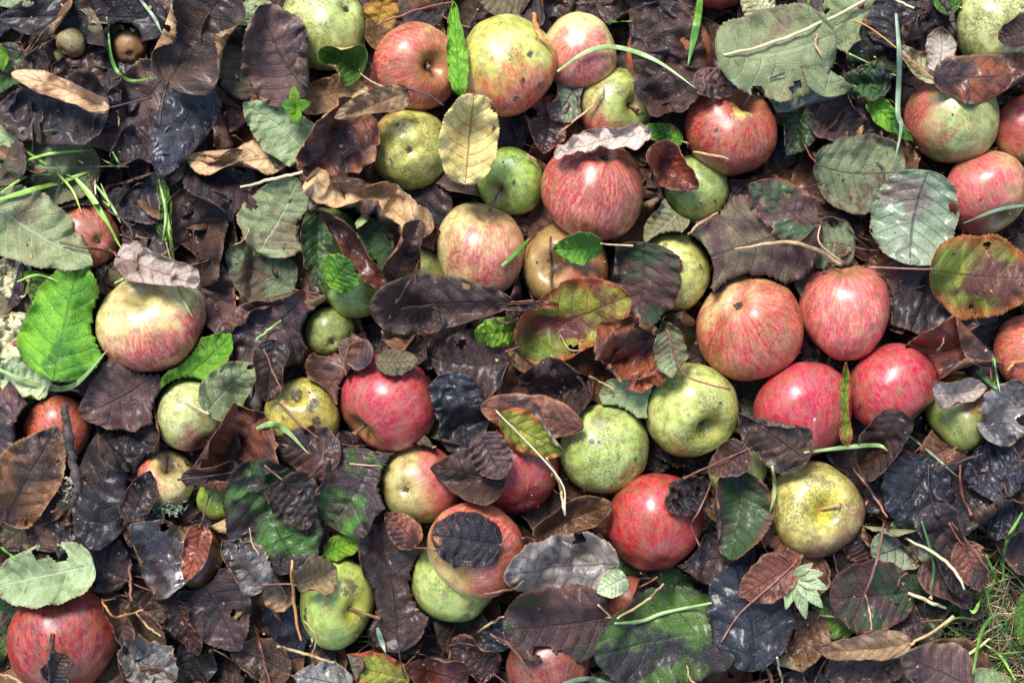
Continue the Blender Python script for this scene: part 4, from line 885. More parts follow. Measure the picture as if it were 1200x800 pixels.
# lower middle
O(626, 632, 716, 588, 38, 'brown', 'brown curled leaf left of the glossy red apple', cup=40, fold=14, b='redbrown', pet=(612, 628), stiff=.5)
O(726, 660, 590, 674, 76, 'grey', 'grey veined leaf below the brown curled leaf', cup=-14, crumple=.3, pet=False)
U(700, 690, 600, 660, 40, 'bluish', 26, 'blue-black leaf under the grey veined leaf')
O(716, 722, 590, 738, 88, 'purplegreen', 'purple leaf with a yellow-green shoulder and a hole at its lower edge', cup=-10, fold=-4, stiff=.7, pet=(700, 706), hole=[(.62, .78, 14), (.52, .95, 14)], e0=.45, e1=.5, ps='tan')
O(742, 684, 770, 722, 46, 'dark', 'dark leaf right of the small red patch of apple')
O(734, 676, 700, 694, 30, 'mint', 'pale green leaf corner above the pale stalk', pet=False)
O(868, 738, 696, 768, 112, 'greendark', 'big green leaf with dark end and grey top at the bottom', cup=-8, fold=-5, stiff=.8, pet=False, e0=.5, e1=.6)
O(884, 786, 866, 662, 96, 'bluish', 'glossy grey-purple leaf standing over the big green leaf', cup=-20, fold=-8, stiff=.7, pet=False, b='purple', e0=.5, e1=.5, c_=0)
O(928, 662, 866, 700, 52, 'brown', 'small tan-brown leaf on the glossy grey-purple leaf', cup=25, pet=[(870, 715), (845, 752)], ps='pinkstalk', stiff=.6)
O(832, 566, 782, 596, 46, 'dark', 'dark curled leaf on the right side of the glossy red apple', crumple=.8, cup=40, pet=[(810, 610), (820, 640)], ps='pinkstalk')
U(884, 640, 792, 662, 62, 'black', 32, 'black leaf below the glossy red apple', cup=20)
O(866, 552, 858, 656, 66, 'purplegreen', 'purple and green leaf right of the glossy red apple', cup=10, fold=14, stiff=.5, pet=[(866, 530), (872, 503)], ps='dark')
U(890, 590, 930, 672, 50, 'brown', 32, 'brown leaf left of the yellow-green apple with the open hollow', cup=30)
O(876, 526, 832, 556, 40, 'dark', 'dark leaf across the small peeping pale green apple', pet=(800, 560))
# bottom right
U(962, 652, 922, 712, 46, 'brown', 28, 'brown leaf edge under the yellow-green apple with the open hollow', b='tan')
O(1072, 692, 972, 700, 82, 'purplegreen', 'purple and green leaf at the lower right above the long stalked tan leaf', cup=-8, stiff=.7, pet=False, e0=.5, e1=.5)
U(1010, 730, 952, 700, 60, 'greendark', 22, 'green and dark leaf under the purple and green leaf at the lower right')
O(1068, 752, 960, 762, 34, 'tan', 'narrow tan-brown leaf with a long reddish stalk at the lower right', cup=40, fold=20, stiff=.8, pet=[(1090, 742), (1118, 722)], ps='tan', b='gold', dz=.002, pr=1.6)
U(1062, 768, 966, 790, 62, 'dark', 28, 'dark purple leaf below the long stalked tan leaf')
U(960, 720, 918, 786, 60, 'brown', 27, 'brown leaf with an olive end right of the glossy grey-purple leaf', pet=(1030, 728), ps='tan')
U(925, 770, 900, 810, 50, 'purple', 22, 'grey-purple leaf at the bottom edge')
O(1138, 806, 1056, 770, 74, 'purple', 'reddish purple leaf at the bottom right', cup=-10, fold=-4, pet=False, stiff=.6)
U(1186, 808, 1130, 790, 36, 'sage', 20, 'grey-green leaf scrap at the bottom right edge on the straw')
U(1212, 690, 1196, 756, 34, 'green', 26, 'green leaf cut by the right edge above the straw')
U(1080, 728, 1010, 740, 50, 'purple', 24, 'dull purple leaf right of the green and dark leaf')
U(1100, 540, 1046, 606, 80, 'bluish', 33, 'blue-black leaf with pale veins right of the yellow-green apple', cup=-12, crumple=.3)
U(1058, 548, 1016, 600, 46, 'black', 28, 'small blue-black leaf beside the open-hollow apple')
U(1090, 620, 1022, 652, 60, 'greysilver', 24, 'grey-green leaf below the blue-black leaf with pale veins')
U(1050, 610, 1024, 560, 36, 'brown', 22, 'dull brown leaf under the small blue-black leaf')
U(1196, 540, 1130, 560, 66, 'bluish', 32, 'blue-black leaf at the right edge below the silvery black leaf', crumple=.4)
U(1176, 560, 1112, 618, 78, 'black', 29, 'black leaf with a brown tip in the lower right heap')
U(1216, 600, 1150, 606, 60, 'bluish', 25, 'blue-black wrinkled leaf at the right edge above the grass', crumple=.5)
U(1092, 590, 1128, 700, 50, 'black', 34, 'long black upright leaf above the straw', fold=30, cup=20, roll=14)
O(1124, 634, 1150, 690, 42, 'brown', 'brown leaf leaning on the long black upright leaf', cup=30, pet=(1112, 612))
U(1082, 660, 1138, 712, 40, 'purple', 28, 'rolled purple-grey leaf at the edge of the straw', fold=30, cup=50, b='dark')
U(1140, 700, 1134, 730, 26, 'dark', 18, 'dark leaf scrap on the straw')
U(1130, 510, 1080, 540, 50, 'brown', 26, 'brown leaf under the half rotten apple')
U(1196, 500, 1224, 570, 60, 'purple', 28, 'purple leaf cut by the right edge below the silvery black leaf')
U(1020, 650, 985, 620, 40, 'dark', 20, 'dark leaf right under the open-hollow apple')
# ------------------------------------------------------------------ ground
def soil_mat():
    g = NT('damp soil'); tc = g.n('ShaderNodeTexCoord'); o = tc.outputs['Object']
    n = g.noise(o, 90, 6, .7); n2 = g.noise(o, 12, 4, .6); v = g.voro(o, 260)
    c = g.mix(g.ss(n, .35, .65), lin((40, 30, 24)), lin((74, 58, 42)))
    c = g.mix(g.ss(n2, .5, .7), c, lin((60, 66, 36)))
    h = g.math('ADD', n, g.math('MULTIPLY', v, .5))
    return g.bsdf(c, 0.85, h, 1.0, 0.004)
NX = 161
gx = np.linspace(-0.8, 0.8, NX); GXm, GYm = np.meshgrid(gx, gx * 0.85, indexing='ij')
fg = Fourier(np.random.default_rng(3), 2, 0.03, 0.2, 12)
GZ = 0.0018 * fg(np.stack([GXm, GYm], -1).reshape(-1, 2)); ew = np.clip(np.minimum(0.8 - np.abs(GXm), 0.68 - np.abs(GYm)) / 0.1, 0, 1).ravel()
GZ *= ew
Vg = np.stack([GXm.ravel(), GYm.ravel(), GZ - 0.003], -1)
ii, jj = np.meshgrid(np.arange(NX - 1), np.arange(NX - 1), indexing='ij'); aa = ii * NX + jj
Qg = np.stack([aa, aa + NX, aa + NX + 1, aa + 1], -1).reshape(-1, 4)
# skirt out to the horizon
o4 = np.array([[-40, -40, -.003], [40, -40, -.003], [40, 40, -.003], [-40, 40, -.003]]); nb = len(Vg)
c4 = [0, (NX - 1) * NX, NX * NX - 1, NX - 1]
def edge_ring(idx, A_, B_):
    q = []
    for t in range(len(idx) - 1): q.append((idx[t + 1], idx[t], A_, A_) if False else (idx[t], A_, A_, idx[t + 1]))
    return q
Vg = np.vstack([Vg, o4])
faces = [tuple(int(k) for k in q) for q in Qg]
sides = [([i * NX for i in range(NX)], 0, 1), ([(NX - 1) * NX + j for j in range(NX)], 1, 2), ([i * NX + NX - 1 for i in range(NX - 1, -1, -1)], 2, 3), ([j for j in range(NX - 1, -1, -1)], 3, 0)]
for idx, a_, b_ in sides: faces.append(tuple([int(k) for k in idx[::-1]] + [nb + a_, nb + b_]))
gm = bpy.data.meshes.new('ground'); gm.from_pydata([tuple(v) for v in Vg], [], faces); gm.materials.append(soil_mat())
gm.polygons.foreach_set('use_smooth', [True] * (len(faces) - 4) + [False] * 4)
tag(link('ground', gm), kind='structure')

# ------------------------------------------------------------------ apples
place_heights(APPLES)
for k, s in enumerate(APPLES): build_apple(s, 100 + k)

def gap(x, y):
    """distance from a ground point to the nearest apple's rim (negative under an apple)"""
    return min(math.hypot(x - c[0], y - c[1]) - R for c, R in SPHERES)
def bare(px, py):
    """how grassy the photo is at this pixel"""
    return math.exp(-(((px - 1175) / 75) ** 2 + ((py - 745) / 75) ** 2)) + 0.8 * math.exp(-(((px - 510) / 34) ** 2 + ((py - 760) / 22) ** 2))

# ------------------------------------------------------------------ packed litter: one mass of rotting leaf scraps on the soil
r = np.random.default_rng(11)
VV, QQ, MI, UVs = [], [], [], []; off = 0
lit_m = ['black', 'dark', 'brown', 'purple', 'olive', 'bluish']
for k in range(1700):
    x, y = r.uniform(-0.46, 0.46), r.uniform(-0.34, 0.34)
    L = r.uniform(0.03, 0.055); W = L * r.uniform(.5, .75)
    X, Y, Z, Ug, Vv = leaf_shape(r, L, W, r.uniform(-20, 60), r.uniform(-20, 40), r.uniform(0, 25), r.uniform(-40, 40), 1, 15, 7, crumple=.5)
    a = r.uniform(0, 6.28); rl, pt = r.normal(0, .13), r.normal(0, .13)
    Z = Z + Y * rl + X * pt; z0 = r.uniform(0.0, 0.006)
    q_ = (x / PX + 600, 400 - y / PX)
    if bare(*q_) > .5: z0 *= .2
    if bare(*q_) > .35 and r.random() < .85: continue
    V = np.stack([x + X * math.cos(a) - Y * math.sin(a), y + X * math.sin(a) + Y * math.cos(a), Z - Z.min() + z0], -1).reshape(-1, 3)
    V = push_out(V)
    i, j = np.meshgrid(np.arange(14), np.arange(6), indexing='ij'); q = (i * 7 + j)[..., None] + np.array([0, 7, 8, 1]); q = q.reshape(-1, 4)
    VV.append(V); QQ.append(q + off); off += len(V); MI.append(np.full(len(q), r.choice(6, p=[.3, .28, .16, .12, .08, .06]))); UVs.append(np.stack([Ug, Vv], -1).reshape(-1, 2))
    raise_map(H_LEAF, np.clip(V, None, [9, 9, 0.014])); raise_map(H_ALL, np.clip(V, None, [9, 9, 0.014]))
me = make_mesh('leaf_litter', np.concatenate(VV), np.concatenate(QQ), [LM[m] for m in lit_m], np.concatenate(MI), np.concatenate(UVs))
tag(link('leaf_litter', me), kind='stuff')

# dry grass and moss, thick in the lower right corner
def strands(name, n, where, lo, hi, mats, wr=(0.0003, 0.0007), z=(0, .006), straight=.5, arch=.012):
    Vs, Qs, Mi = [], [], []; off = 0
    for k in range(n):
        x, y = where(); L = r.uniform(lo, hi); a = r.uniform(0, 6.28); b = r.uniform(-1, 1) * straight
        t = np.linspace(0, 1, 9); ang = a + b * t * 2
        px_ = x + np.cumsum(np.cos(ang)) * L / 9; py_ = y + np.cumsum(np.sin(ang)) * L / 9
        pz = r.uniform(*z) + np.sin(np.pi * t * r.uniform(.5, 1)) * r.uniform(0, arch)
        pts = np.stack([px_, py_, pz], -1); rad = r.uniform(*wr) * (1 - .7 * t)
        V, Q, c = tube_data(pts, rad, 4, .5); V = V[:-2]
        V = push_out(V, .0004)
        Vs.append(V); Qs.append(Q + off); off += len(V); Mi.append(np.full(len(Q), int(r.integers(0, len(mats)))))
    me = make_mesh(name, np.concatenate(Vs), np.concatenate(Qs), [SM[m] for m in mats], np.concatenate(Mi))
    tag(link(name, me), kind='stuff')
def corner():
    while True:
        px_, py_ = r.uniform(1040, 1330), r.uniform(600, 900)
        if r.random() < bare(px_, py_) + (.25 if px_ > 1120 and py_ > 640 else 0): return P(px_, py_, 0.005)[:2]
def anywhere():
    return (r.uniform(-.42, .42), r.uniform(-.3, .3))
def patch():
    return P(r.normal(512, 30), r.normal(765, 18), .005)[:2]
strands('dry_grass', 1100, corner, .012, .045, ['tan', 'brown', 'straw', 'dark', 'greygreen', 'tan'], (0.0002, 0.0005), (0, .012))
strands('dry_grass', 260, patch, .012, .04, ['tan', 'brown', 'grass', 'dark'], (0.0002, 0.0005), (0, .010))
strands('green_grass', 230, corner, .015, .06, ['grass', 'darkgrass', 'grass'], (0.0004, 0.0009), (0, .01), arch=.02)
strands('dry_grass', 300, anywhere, .012, .04, ['dark', 'brown', 'bark', 'tan'], (0.0002, 0.0005), (.004, .018))

# ------------------------------------------------------------------ packed lower leaves, each one a thing
r = np.random.default_rng(23); fill = []
cols = ['black', 'dark', 'brown', 'purple', 'bluish', 'olive', 'deepgreen', 'sagebrown', 'redbrown']; pr = [.17, .22, .22, .12, .05, .07, .05, .05, .05]
tries = 0
while len(fill) < 170 and tries < 6000:
    tries += 1; px_, py_ = r.uniform(-50, 1250), r.uniform(-50, 850)
    q = P(px_, py_, .02)
    if gap(q[0], q[1]) < 0.002 or bare(px_, py_) > .25: continue
    if any(math.hypot(px_ - f[0], py_ - f[1]) < 40 for f in fill): continue
    fill.append((px_, py_))
FILL = {'black': 'wet black leaf packed low between the apples', 'dark': 'dark brown leaf packed low between the apples', 'brown': 'brown leaf packed low between the apples',
        'purple': 'purple-brown leaf packed low between the apples', 'bluish': 'blue-black leaf packed low between the apples', 'olive': 'olive-brown leaf packed low between the apples',
        'deepgreen': 'dark green leaf packed low between the apples', 'sagebrown': 'mottled green-brown leaf packed low between the apples', 'redbrown': 'red-brown leaf packed low between the apples'}
for k, (px_, py_) in enumerate(fill):
    L = r.uniform(95, 140); a = r.uniform(0, 6.28); c = str(r.choice(cols, p=pr))
    dx, dy = math.cos(a) * L / 2, math.sin(a) * L / 2
    build_leaf(dict(x0=px_ - dx, y0=py_ - dy, x1=px_ + dx, y1=py_ + dy, w=L * r.uniform(.5, .75), c=c, z=r.uniform(.006, .016), label=FILL[c], grp=c + ' leaves packed low' if c not in ('bluish', 'deepgreen', 'sagebrown', 'redbrown', 'dark') else {'bluish': 'blue-black', 'deepgreen': 'dark green', 'sagebrown': 'mottled', 'redbrown': 'red-brown', 'dark': 'dark brown'}[c] + ' leaves packed low',
                    roll=r.uniform(-20, 20), pitch=r.uniform(-10, 10), crumple=r.uniform(0, .2), wr=.7, cup=r.uniform(-30, 60), ec=r.uniform(-30, 130), **({'c': UNDER[c], 'b': c} if False else {})), 5000 + k, .62)

# ------------------------------------------------------------------ the named leaves: the tucked-in ones first, then those lying on top
order = [s for s in LV if not s.get('over')]; order.sort(key=lambda s: s['z'])
for k, s in enumerate(order): build_leaf(s, 300 + k)
for k, s in enumerate([s for s in LV if s.get('over')]): build_leaf(s, 700 + k)
# ------------------------------------------------------------------ seedling and small herb leaf
def herb_leaf(name, px, py, ang, lobes, L, mat, label, cat, z):
    """a fan of toothed lobes from one point"""
    root = bpy.data.objects.new(name, None); COL.objects.link(root)
    base = P(px, py, z); root.location = tuple(base); tag(root, label, cat)
    for k, (a, ln, wd) in enumerate(lobes):
        aa = math.radians(ang + a); l = ln * PX; n = 14; t = np.linspace(0, 1, n)
        wv = wd * PX / 2 * np.sin(np.pi * np.clip(t, .03, .985) ** .8) ** .7 * (1 + .16 * ((t * 4) % 1))
        G = np.zeros((n, 5, 3))
        for q, v in enumerate((-1, -.5, 0, .5, 1)):
            G[:, q, 0] = t * l * math.cos(aa) - v * wv * math.sin(aa); G[:, q, 1] = t * l * math.sin(aa) + v * wv * math.cos(aa)
            G[:, q, 2] = .002 + .0035 * np.sin(t * 2.4) + abs(v) * wv * .35 + k * .0002
        uv = np.stack(np.meshgrid(t, np.linspace(-1, 1, 5), indexing='ij'), -1).reshape(-1, 2)
        sheet('leaflet', G, uv, [LM[mat], LM[mat]], None, root)
    return root
def hz(px, py):
    q = P(px, py, .05); return float(envelope(H_ALL, np.array([q[0]]), np.array([q[1]]), 3)[0])
herb_leaf('seedling', 348, 128, 90, [(5, 25, 12), (-70, 18, 12), (75, 17, 12), (178, 19, 14), (120, 14, 9)], 20, 'lime', 'tiny bright green seedling with four leaflets by the mint leaf', 'seedling', hz(348, 128) + .002)
herb_leaf('herb_leaf', 928, 672, -40, [(-62, 40, 13), (-34, 52, 15), (-8, 50, 16), (18, 42, 15), (44, 34, 13), (72, 26, 10)], 40, 'mint', 'pale blue-green toothed herb leaf left of the open-hollow apple', 'herb leaf', hz(935, 690) + .002)
herb_leaf('herb_leaf', 10, 66, 200, [(-60, 24, 10), (-20, 28, 11), (20, 26, 11), (60, 20, 9)], 24, 'lime', 'bright green feathery herb leaf at the left edge near the top', 'herb leaf', hz(10, 66) + .001)

# ------------------------------------------------------------------ blades, stalks and twigs
S = build_strand
def blade(pts, w, m, label, **k): S(pts, w, m, label, 'grass_blade', 'grass blade', **k)
def stalk(pts, w, m, label, **k): k.setdefault('flat', .9); k.setdefault('taper', (.7, .7)); S(pts, w, m, label, 'stalk', 'stalk', **k)
def twig(pts, w, m, label, **k): k.setdefault('flat', .9); k.setdefault('taper', (.8, .7)); S(pts, w, m, label, 'twig', 'twig', **k)
blade([(653, 84), (690, 60), (725, 56), (770, 72), (816, 104)], 8, 'palegreen', 'long pale green blade arching over the pink and green apple', lift=.003)
blade([(822, -10), (816, 30), (806, 78)], 13, 'grass', 'broad green blade over the orange-red apple at the top')
blade([(710, 26), (742, 25)], 5, 'grass', 'short green blade tip right of the pink and green apple')
blade([(125, 20), (131, 70), (150, 94), (188, 90)], 6, 'grass', 'green blade curling below the small dark rotten apple')
blade([(158, -8), (180, 20), (190, 40)], 6, 'greygreen', 'grey-green blade at the top edge left of the glossy brown leaf')
blade([(-8, 236), (40, 222), (80, 210), (112, 198)], 9, 'limegrass', 'lime blade reaching in from the left edge over the silvery green leaf')
blade([(88, 208), (108, 232), (125, 262), (144, 294)], 11, 'limegrass', 'wide lime blade running down to the pale dry leaf')
blade([(28, 176), (60, 196), (86, 208)], 5, 'limegrass', 'short yellow-green blade above the lime blades')
blade([(110, 190), (112, 228)], 3, 'straw', 'thin pale straw standing on the lime blades', taper=(.8, .8))
blade([(110, 214), (130, 240), (142, 262)], 5, 'palegreen', 'thin pale blade beside the wide lime blade')
blade([(193, 232), (200, 280), (206, 318), (222, 336)], 6, 'limegrass', 'thin lime blade dropping onto the pale dry leaf', lift=.004)
blade([(134, 332), (160, 318), (200, 292)], 5, 'limegrass', 'yellow-green blade across the top of the large cream apple', lift=.003)
blade([(20, 192), (60, 180), (110, 176)], 5, 'limegrass', 'lime blade on the grey-green leaf at the left edge')
blade([(-8, 430), (40, 450), (85, 452), (128, 408)], 10, 'palegreen', 'pale green blade arching under the bright green leaf')
blade([(300, 502), (318, 497), (336, 505), (362, 532)], 10, 'palegreen', 'pale curved blade on the lumpy rotting apple')
blade([(942, 530), (1000, 523), (1030, 522), (1040, 528)], 7, 'palegreen', 'straight pale green blade below the rosy red apple', lift=.002)
blade([(905, 545), (908, 575), (902, 600)], 7, 'palegreen', 'short pale blade left of the open-hollow apple')
blade([(588, 312), (605, 296), (622, 278)], 8, 'grass', 'short green blade on the tall cream apple')
blade([(1204, 240), (1170, 246), (1128, 262)], 6, 'greygreen', 'grey-green blade across the pink and tan apple')
blade([(1166, 450), (1164, 420), (1172, 458)], 5, 'grass', 'small green blade by the right edge orange-red apple')
blade([(1144, 434), (1158, 446), (1170, 458)], 9, 'darkgrass', 'short dark green blade above the half rotten apple')
blade([(1165, 420), (1168, 440), (1172, 460)], 4, 'palegreen', 'thin pale blade beside the orange-red apple at the right edge')
blade([(720, 730), (752, 727), (780, 717), (834, 706)], 6, 'palegreen', 'pale green stalk lying across the big green leaf', flat=.5, taper=(.5, .6), knots=[(.25, .5)])
blade([(660, 800), (690, 795), (730, 804)], 8, 'greygreen', 'grey-green blade at the bottom edge by the dark red apple')
blade([(1172, 650), (1178, 700), (1182, 742)], 7, 'darkgrass', 'upright dark green blade in the straw at the right')
blade([(1156, 650), (1172, 690), (1182, 712)], 5, 'grass', 'green blade leaning left in the straw')
blade([(1150, 700), (1142, 716), (1136, 714)], 6, 'limegrass', 'small lime blade in the straw')
blade([(1134, 730), (1128, 755)], 6, 'greygreen', 'short grey-green blade above the straw')
blade([(442, 735), (452, 765)], 9, 'greygreen', 'pale grey-green blade below the long dark brown leaf')
blade([(0, 640), (22, 658)], 5, 'grass', 'green blade tip entering the torn pale leaf')
blade([(1050, 16), (1054, 70), (1052, 130), (1056, 150), (1048, 192)], 9, 'greygreen', 'long twisted grey-green blade at the upper right', lift=.004)
blade([(950, -10), (946, 12)], 5, 'grass', 'green blade tip at the top edge above the big grey-green leaf')
blade([(1060, 506), (1090, 530), (1124, 560)], 4, 'greygreen', 'thin grey-green blade over the blue-black leaves')
blade([(118, 215), (128, 240), (120, 235)], 3, 'limegrass', 'fine lime sliver on the lime blades')
for pts_, w_, m_, l_ in (
    ([(0, 226), (34, 206), (70, 205)], 4, 'limegrass', 'fine lime blade at the left edge above the lime blades'),
    ([(60, 196), (84, 222), (96, 250)], 4, 'limegrass', 'fine curved lime blade on the tip of the silvery green leaf'),
    ([(132, 178), (140, 196), (118, 186)], 4, 'limegrass', 'small hooked lime blade below the folded black leaf'),
    ([(206, 330), (214, 350), (226, 372)], 4, 'palegreen', 'fine pale blade on the right of the pale dry leaf'),
    ([(186, 210), (194, 250), (190, 285)], 4, 'palegreen', 'thin pale blade beside the narrow green folded leaf'),
    ([(20, 330), (44, 322), (70, 330)], 4, 'limegrass', 'fine lime blade tip above the small green leaf'),
    ([(1080, 610), (1094, 660), (1090, 700)], 5, 'darkgrass', 'thin dark green blade left of the straw'),
    ([(1198, 600), (1178, 640), (1176, 690)], 6, 'grass', 'curved green blade at the right edge above the straw'),
    ([(1140, 790), (1150, 740), (1168, 716)], 6, 'grass', 'green blade rising out of the lower straw'),
    ([(1190, 796), (1172, 768), (1150, 752)], 5, 'limegrass', 'fine lime blade in the bottom right corner'),
    ([(1100, 740), (1120, 724), (1146, 726)], 4, 'grass', 'fine green blade at the left rim of the straw')):
    blade(pts_, w_, m_, l_, lift=.002)
stalk([(1030, -8), (960, 28), (900, 52), (848, 65)], 5, 'straw', 'long straw stalk lying across the big grey-green leaf', lift=.002)
stalk([(355, 202), (320, 210), (282, 220)], 5, 'straw', 'pale straw stalk left of the long tan leaf', lift=.002)
stalk([(985, 311), (955, 292), (915, 284), (860, 292)], 6, 'tan', 'arching tan stem from the pink apple over the olive-brown leaf', lift=.004, taper=(1, .4))
stalk([(640, 536), (655, 565), (662, 603)], 5, 'straw', 'straw stalk slanting down between the deep red and green apples', lift=.002)
stalk([(1036, 612), (1026, 660), (1012, 700)], 4, 'pinkstalk', 'thin pinkish stalk right of the open-hollow apple', lift=.004)
stalk([(1060, 630), (1095, 648), (1118, 668), (1130, 690)], 5, 'straw', 'pale curved stalk over the black leaves at the lower right', lift=.004)
stalk([(1115, 612), (1138, 640), (1160, 670)], 3, 'brown', 'thin brown stalk on the long black upright leaf', lift=.003)
stalk([(342, 655), (344, 700), (352, 750)], 5, 'orange', 'orange-tan stalk left of the pear-shaped green apple', lift=.003)
stalk([(324, 756), (360, 766), (392, 776)], 5, 'tan', 'tan stalk below the pear-shaped green apple', lift=.003)
stalk([(655, 157), (690, 128), (705, 112), (706, 96)], 4, 'tan', 'thin curved stalk on the yellow-green apple with pink base', lift=.002)
stalk([(628, 188), (618, 182)], 4, 'tan', 'short tan stalk end beside the small smooth green apple')
stalk([(812, 178), (855, 186)], 4, 'tan', 'short tan stalk below the crimson apple', lift=.003)
stalk([(806, 275), (820, 262), (842, 249)], 4, 'tan', 'tan stalk right of the plain green apple', lift=.003)
stalk([(300, 398), (330, 375)], 4, 'palegreen', 'short pale stalk on the purple-brown veined leaf', lift=.002)
stalk([(465, 355), (480, 330), (492, 305)], 4, 'dark', 'dark stalk across the yellow-green apple', lift=.002)
stalk([(70, 284), (100, 290), (138, 296)], 5, 'brown', 'brown stalk crossing the dull red apple', lift=.003)
stalk([(126, 246), (150, 264), (163, 300)], 5, 'dark', 'dark withered stalk right of the dull red apple', z=.03, lift=.0)
stalk([(722, 724), (755, 705), (777, 684)], 4, 'tan', 'tan stalk over the small red patch of apple', lift=.003)
stalk([(575, 742), (600, 758), (622, 790)], 5, 'olive' if 'olive' in SM else 'brown', 'brown bent stalk at the bottom left of the dark red apple', lift=.003)
stalk([(1160, 748), (1130, 768), (1100, 778)], 5, 'straw', 'pale straw piece on the ground at the lower right', z=.02)
stalk([(1064, 694), (1090, 705), (1108, 712)], 6, 'straw', 'whitish straw piece at the edge of the purple and green leaf', lift=.002)
stalk([(1095, 548), (1120, 542), (1152, 531)], 4, 'dark', 'thin dark stalk over the blue-black leaf with pale veins', lift=.004)
stalk([(1125, 545), (1126, 575), (1138, 604)], 4, 'red', 'thin red stalk ending in a reddish bud', lift=.003, knots=[(.95, 2.2)])
stalk([(1000, 548), (1022, 578), (1040, 606)], 4, 'pinkstalk', 'pinkish stalk above the small blue-black leaf', lift=.003)
stalk([(910, 770), (918, 806)], 4, 'straw', 'pale straw stalk at the bottom edge', lift=.002)
stalk([(300, 735), (316, 800)], 4, 'red', 'reddish stalk in the dark purple leaf at the bottom left', lift=.003)
stalk([(152, 660), (154, 704)], 5, 'pinkstalk', 'pinkish stalk below the black leaf at the lower left', z=.034)
stalk([(250, 760), (300, 788)], 3, 'dark', 'thin dark stalk at the bottom left edge', lift=.003)
stalk([(120, 704), (135, 722), (168, 714)], 4, 'orange', 'curling orange-tan stalk right of the dark crimson apple', lift=.003)
stalk([(160, 718), (175, 735), (188, 744)], 4, 'tan', 'tan stalk above the crumpled silvery white leaf', lift=.003)
stalk([(0, 790), (12, 792), (30, 802)], 4, 'tan', 'tan stalk in the bottom left corner', lift=.001)
stalk([(60, 742), (58, 770), (50, 796)], 3, 'dark', 'thin dark stalk on the dark crimson apple', lift=.001)
stalk([(440, 30), (490, 12), (532, 2)], 4, 'red', 'reddish stalk above the orange-red striped apple', lift=.004, z=.05)
stalk([(1036, -6), (1070, 10)], 4, 'straw', 'straw end at the top edge over the black veined leaf', lift=.003)
stalk([(625, 15), (632, 40), (652, 60)], 8, 'orange', 'flat orange-brown strip between the yellow and the pink-green apple', flat=.3, lift=.003)
stalk([(1134, 94), (1134, 122)], 4, 'dark', 'dark short stem on the green mildewed apple', lift=.001)
stalk([(1206, 425), (1190, 424), (1180, 434)], 5, 'orange', 'orange curled stalk on the orange-red apple at the right edge', lift=.002)
stalk([(645, 278), (646, 310), (646, 342)], 4, 'dark', 'dark stalk dangling over the brownish rotting apple', lift=.001)
stalk([(690, 440), (720, 456)], 3, 'tan', 'short tan stalk in the dark purple leaf', lift=.002)
stalk([(310, 408), (318, 430), (330, 458)], 4, 'brown', 'brown stalk in the dark gap above the lumpy rotting apple', z=.045)
stalk([(324, 468), (350, 495), (372, 512)], 4, 'brown', 'brown stalk lying on the lumpy rotting apple', lift=.002)
stalk([(566, 695), (600, 690), (614, 680)], 4, 'brown', 'brown stalk right of the pale green apple under the red one', lift=.002)
stalk([(560, 740), (575, 730), (590, 722)], 4, 'tan', 'pale stalk below the pale green apple under the red one', lift=.002)
# a scatter of small broken stalks over the litter
rs = np.random.default_rng(77)
for k in range(22):
    while True:
        x, y = rs.uniform(0, 1200), rs.uniform(0, 800); q = P(x, y, .03)
        if gap(q[0], q[1]) > .004: break
    a = rs.uniform(0, 6.28); L = rs.uniform(16, 46); b = rs.uniform(-.5, .5)
    stalk([(x, y), (x + math.cos(a) * L * .5, y + math.sin(a) * L * .5), (x + math.cos(a + b) * L, y + math.sin(a + b) * L)], rs.uniform(2.2, 4), str(rs.choice(['dark', 'brown', 'dark', 'tan'])),
          'short broken leaf stalk lying loose on the leaves', grp='loose broken leaf stalks', lift=.0015)
# crumbled leaf and soil specks caught on the leaves
rc = np.random.default_rng(31); Vs, Qs, Mi = [], [], []; off = 0
N_ = 3600; cx_, cy_ = rc.uniform(-.34, .34, N_), rc.uniform(-.24, .24, N_)
ce = envelope(H_ALL, cx_, cy_, 1)
for k in range(N_):
    if ce[k] > .045 and rc.random() < .93: continue
    if rc.random() < .5 and bare(cx_[k] / PX + 600, 400 - cy_[k] / PX) < .3 and ce[k] > .03: continue
    L = np.exp(rc.uniform(np.log(.0004), np.log(.0022))); a = rc.uniform(0, 6.28, 4) * .25 + np.arange(4) * 1.57 + rc.uniform(0, 6)
    rr = L * rc.uniform(.4, 1, 4); q = np.stack([rr * np.cos(a), rr * np.sin(a), rc.normal(0, L * .25, 4)], 1)
    base = np.array([cx_[k], cy_[k], ce[k] + L * .15]); V = np.concatenate([q + base, q * [.8, .8, 1] + base - [0, 0, L * .35]])
    Vs.append(V); Qs.append(np.array([[0, 1, 2, 3], [7, 6, 5, 4], [0, 4, 5, 1], [1, 5, 6, 2], [2, 6, 7, 3], [3, 7, 4, 0]]) + off); off += 8
    Mi.append(np.full(6, int(rc.choice(5, p=[.3, .3, .2, .12, .08]))))
me = make_mesh('leaf_crumbs', np.concatenate(Vs), np.concatenate(Qs), [SM[m] for m in ('dark', 'brown', 'bark', 'tan', 'orange')], np.concatenate(Mi), smooth=False)
tag(link('leaf_crumbs', me), kind='stuff')
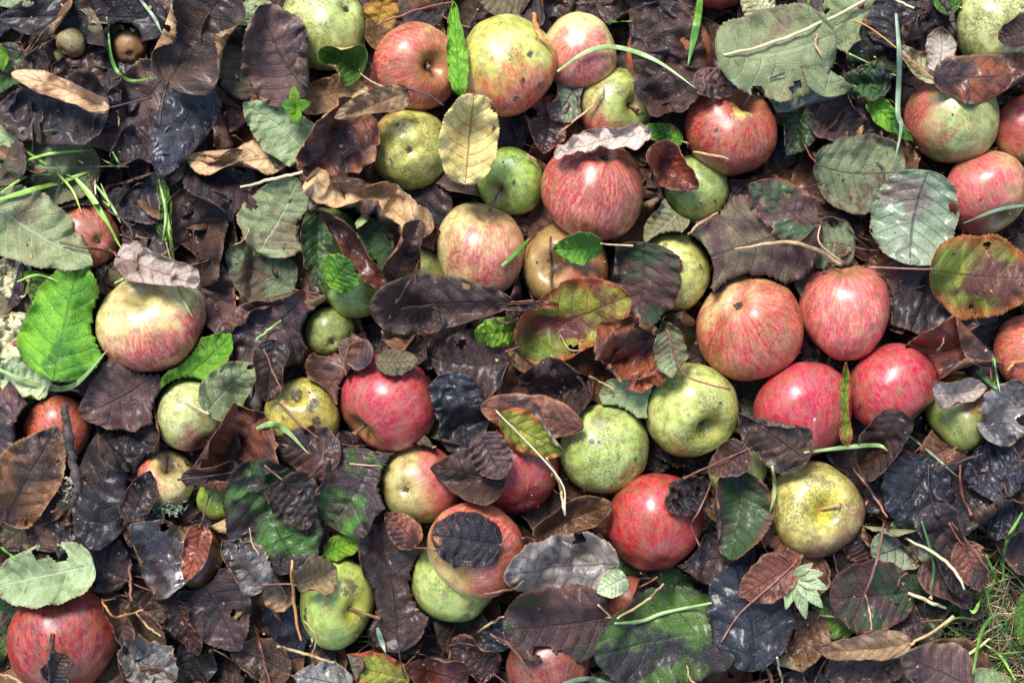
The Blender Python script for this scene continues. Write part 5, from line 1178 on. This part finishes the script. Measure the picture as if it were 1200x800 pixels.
# the two gnarled twigs
t = twig([(76, 474), (80, 500), (86, 540), (92, 570), (84, 592)], 13, 'bark', 'knobbly black twig with grey lichen in front of the small red apple', z=.066, knots=[(0.02, .25), (.32, .6), (.62, .4), (.8, .7), (.95, .5)])
t = [o for o in bpy.data.objects if o.get('label', '').startswith('knobbly black twig')][0]
rl = np.random.default_rng(5); Vs, Qs = [], []; off = 0
for (px_, py_, n, rr) in ((84, 566, 16, 2.6), (81, 580, 16, 2.6), (76, 516, 5, 2.0)):
    for _ in range(n):
        c = P(px_ + rl.normal(0, 3.4), py_ + rl.normal(0, 3.4), .0655 + rl.uniform(.0, .004)); 
        V, Q, cp = tube_data(np.array([c, c + rl.normal(0, .0009, 3), c + rl.normal(0, .0013, 3)]), np.array([.6, 1, .5]) * rr * PX * .6, 6)
        Vs.append(V[:-2]); Qs.append(Q + off); off += len(V) - 2
Vl = np.concatenate(Vs) - np.array(t.location)
link('lichen', make_mesh('lichen', Vl, np.concatenate(Qs), [SM['lichen']]), t)
twig([(302, 400), (306, 440), (300, 480), (312, 520)], 14, 'bark', 'thick dark twig in the gap left of the lumpy rotting apple', z=.03, knots=[(.3, .3), (.6, .5), (.85, .3)])
twig([(1092, -8), (1110, 10), (1118, 34)], 8, 'bark', 'dark broken twig at the top left of the scabby corner apple', z=.06, knots=[(.5, .6), (.8, .5)])
twig([(150, 276), (162, 290), (170, 304)], 7, 'bark', 'short black withered bud stub above the large cream apple', z=.03, knots=[(.3, .8), (.7, .9)])
# lichen tuft on the small cream apple
Vs, Qs = [], []; off = 0
for _ in range(70):
    c = P(rl.uniform(174, 216), 594 + rl.normal(0, 4), .03 + rl.uniform(0, .008))
    V, Q, cp = tube_data(np.array([c, c + rl.normal(0, .0012, 3), c + rl.normal(0, .002, 3)]), np.array([.5, 1, .4]) * .0006, 5)
    Vs.append(V[:-2]); Qs.append(Q + off); off += len(V) - 2
Vl = np.concatenate(Vs); org = Vl.mean(0)
SM['greenlichen'] = bark_mat('lichen green', (70, 96, 78), (150, 172, 148), .85, 500, 1)
o = link('lichen', make_mesh('lichen', Vl - org, np.concatenate(Qs), [SM['greenlichen']]), loc=tuple(org)); tag(o, 'tuft of grey-green lichen below the small cream apple', 'lichen')
# the pale dry leaf over the large cream apple, last because it lies on the blades
build_leaf(dict(x0=136, y0=300, x1=232, y1=336, w=44, c='pink', over=True, label='pale dry pinkish leaf on the stem hollow of the large cream apple', cup=25, fold=6, stiff=.5, pet=(128, 292), b='tan', crumple=.4, dz=.000, e0=.4, e1=.45), 999)
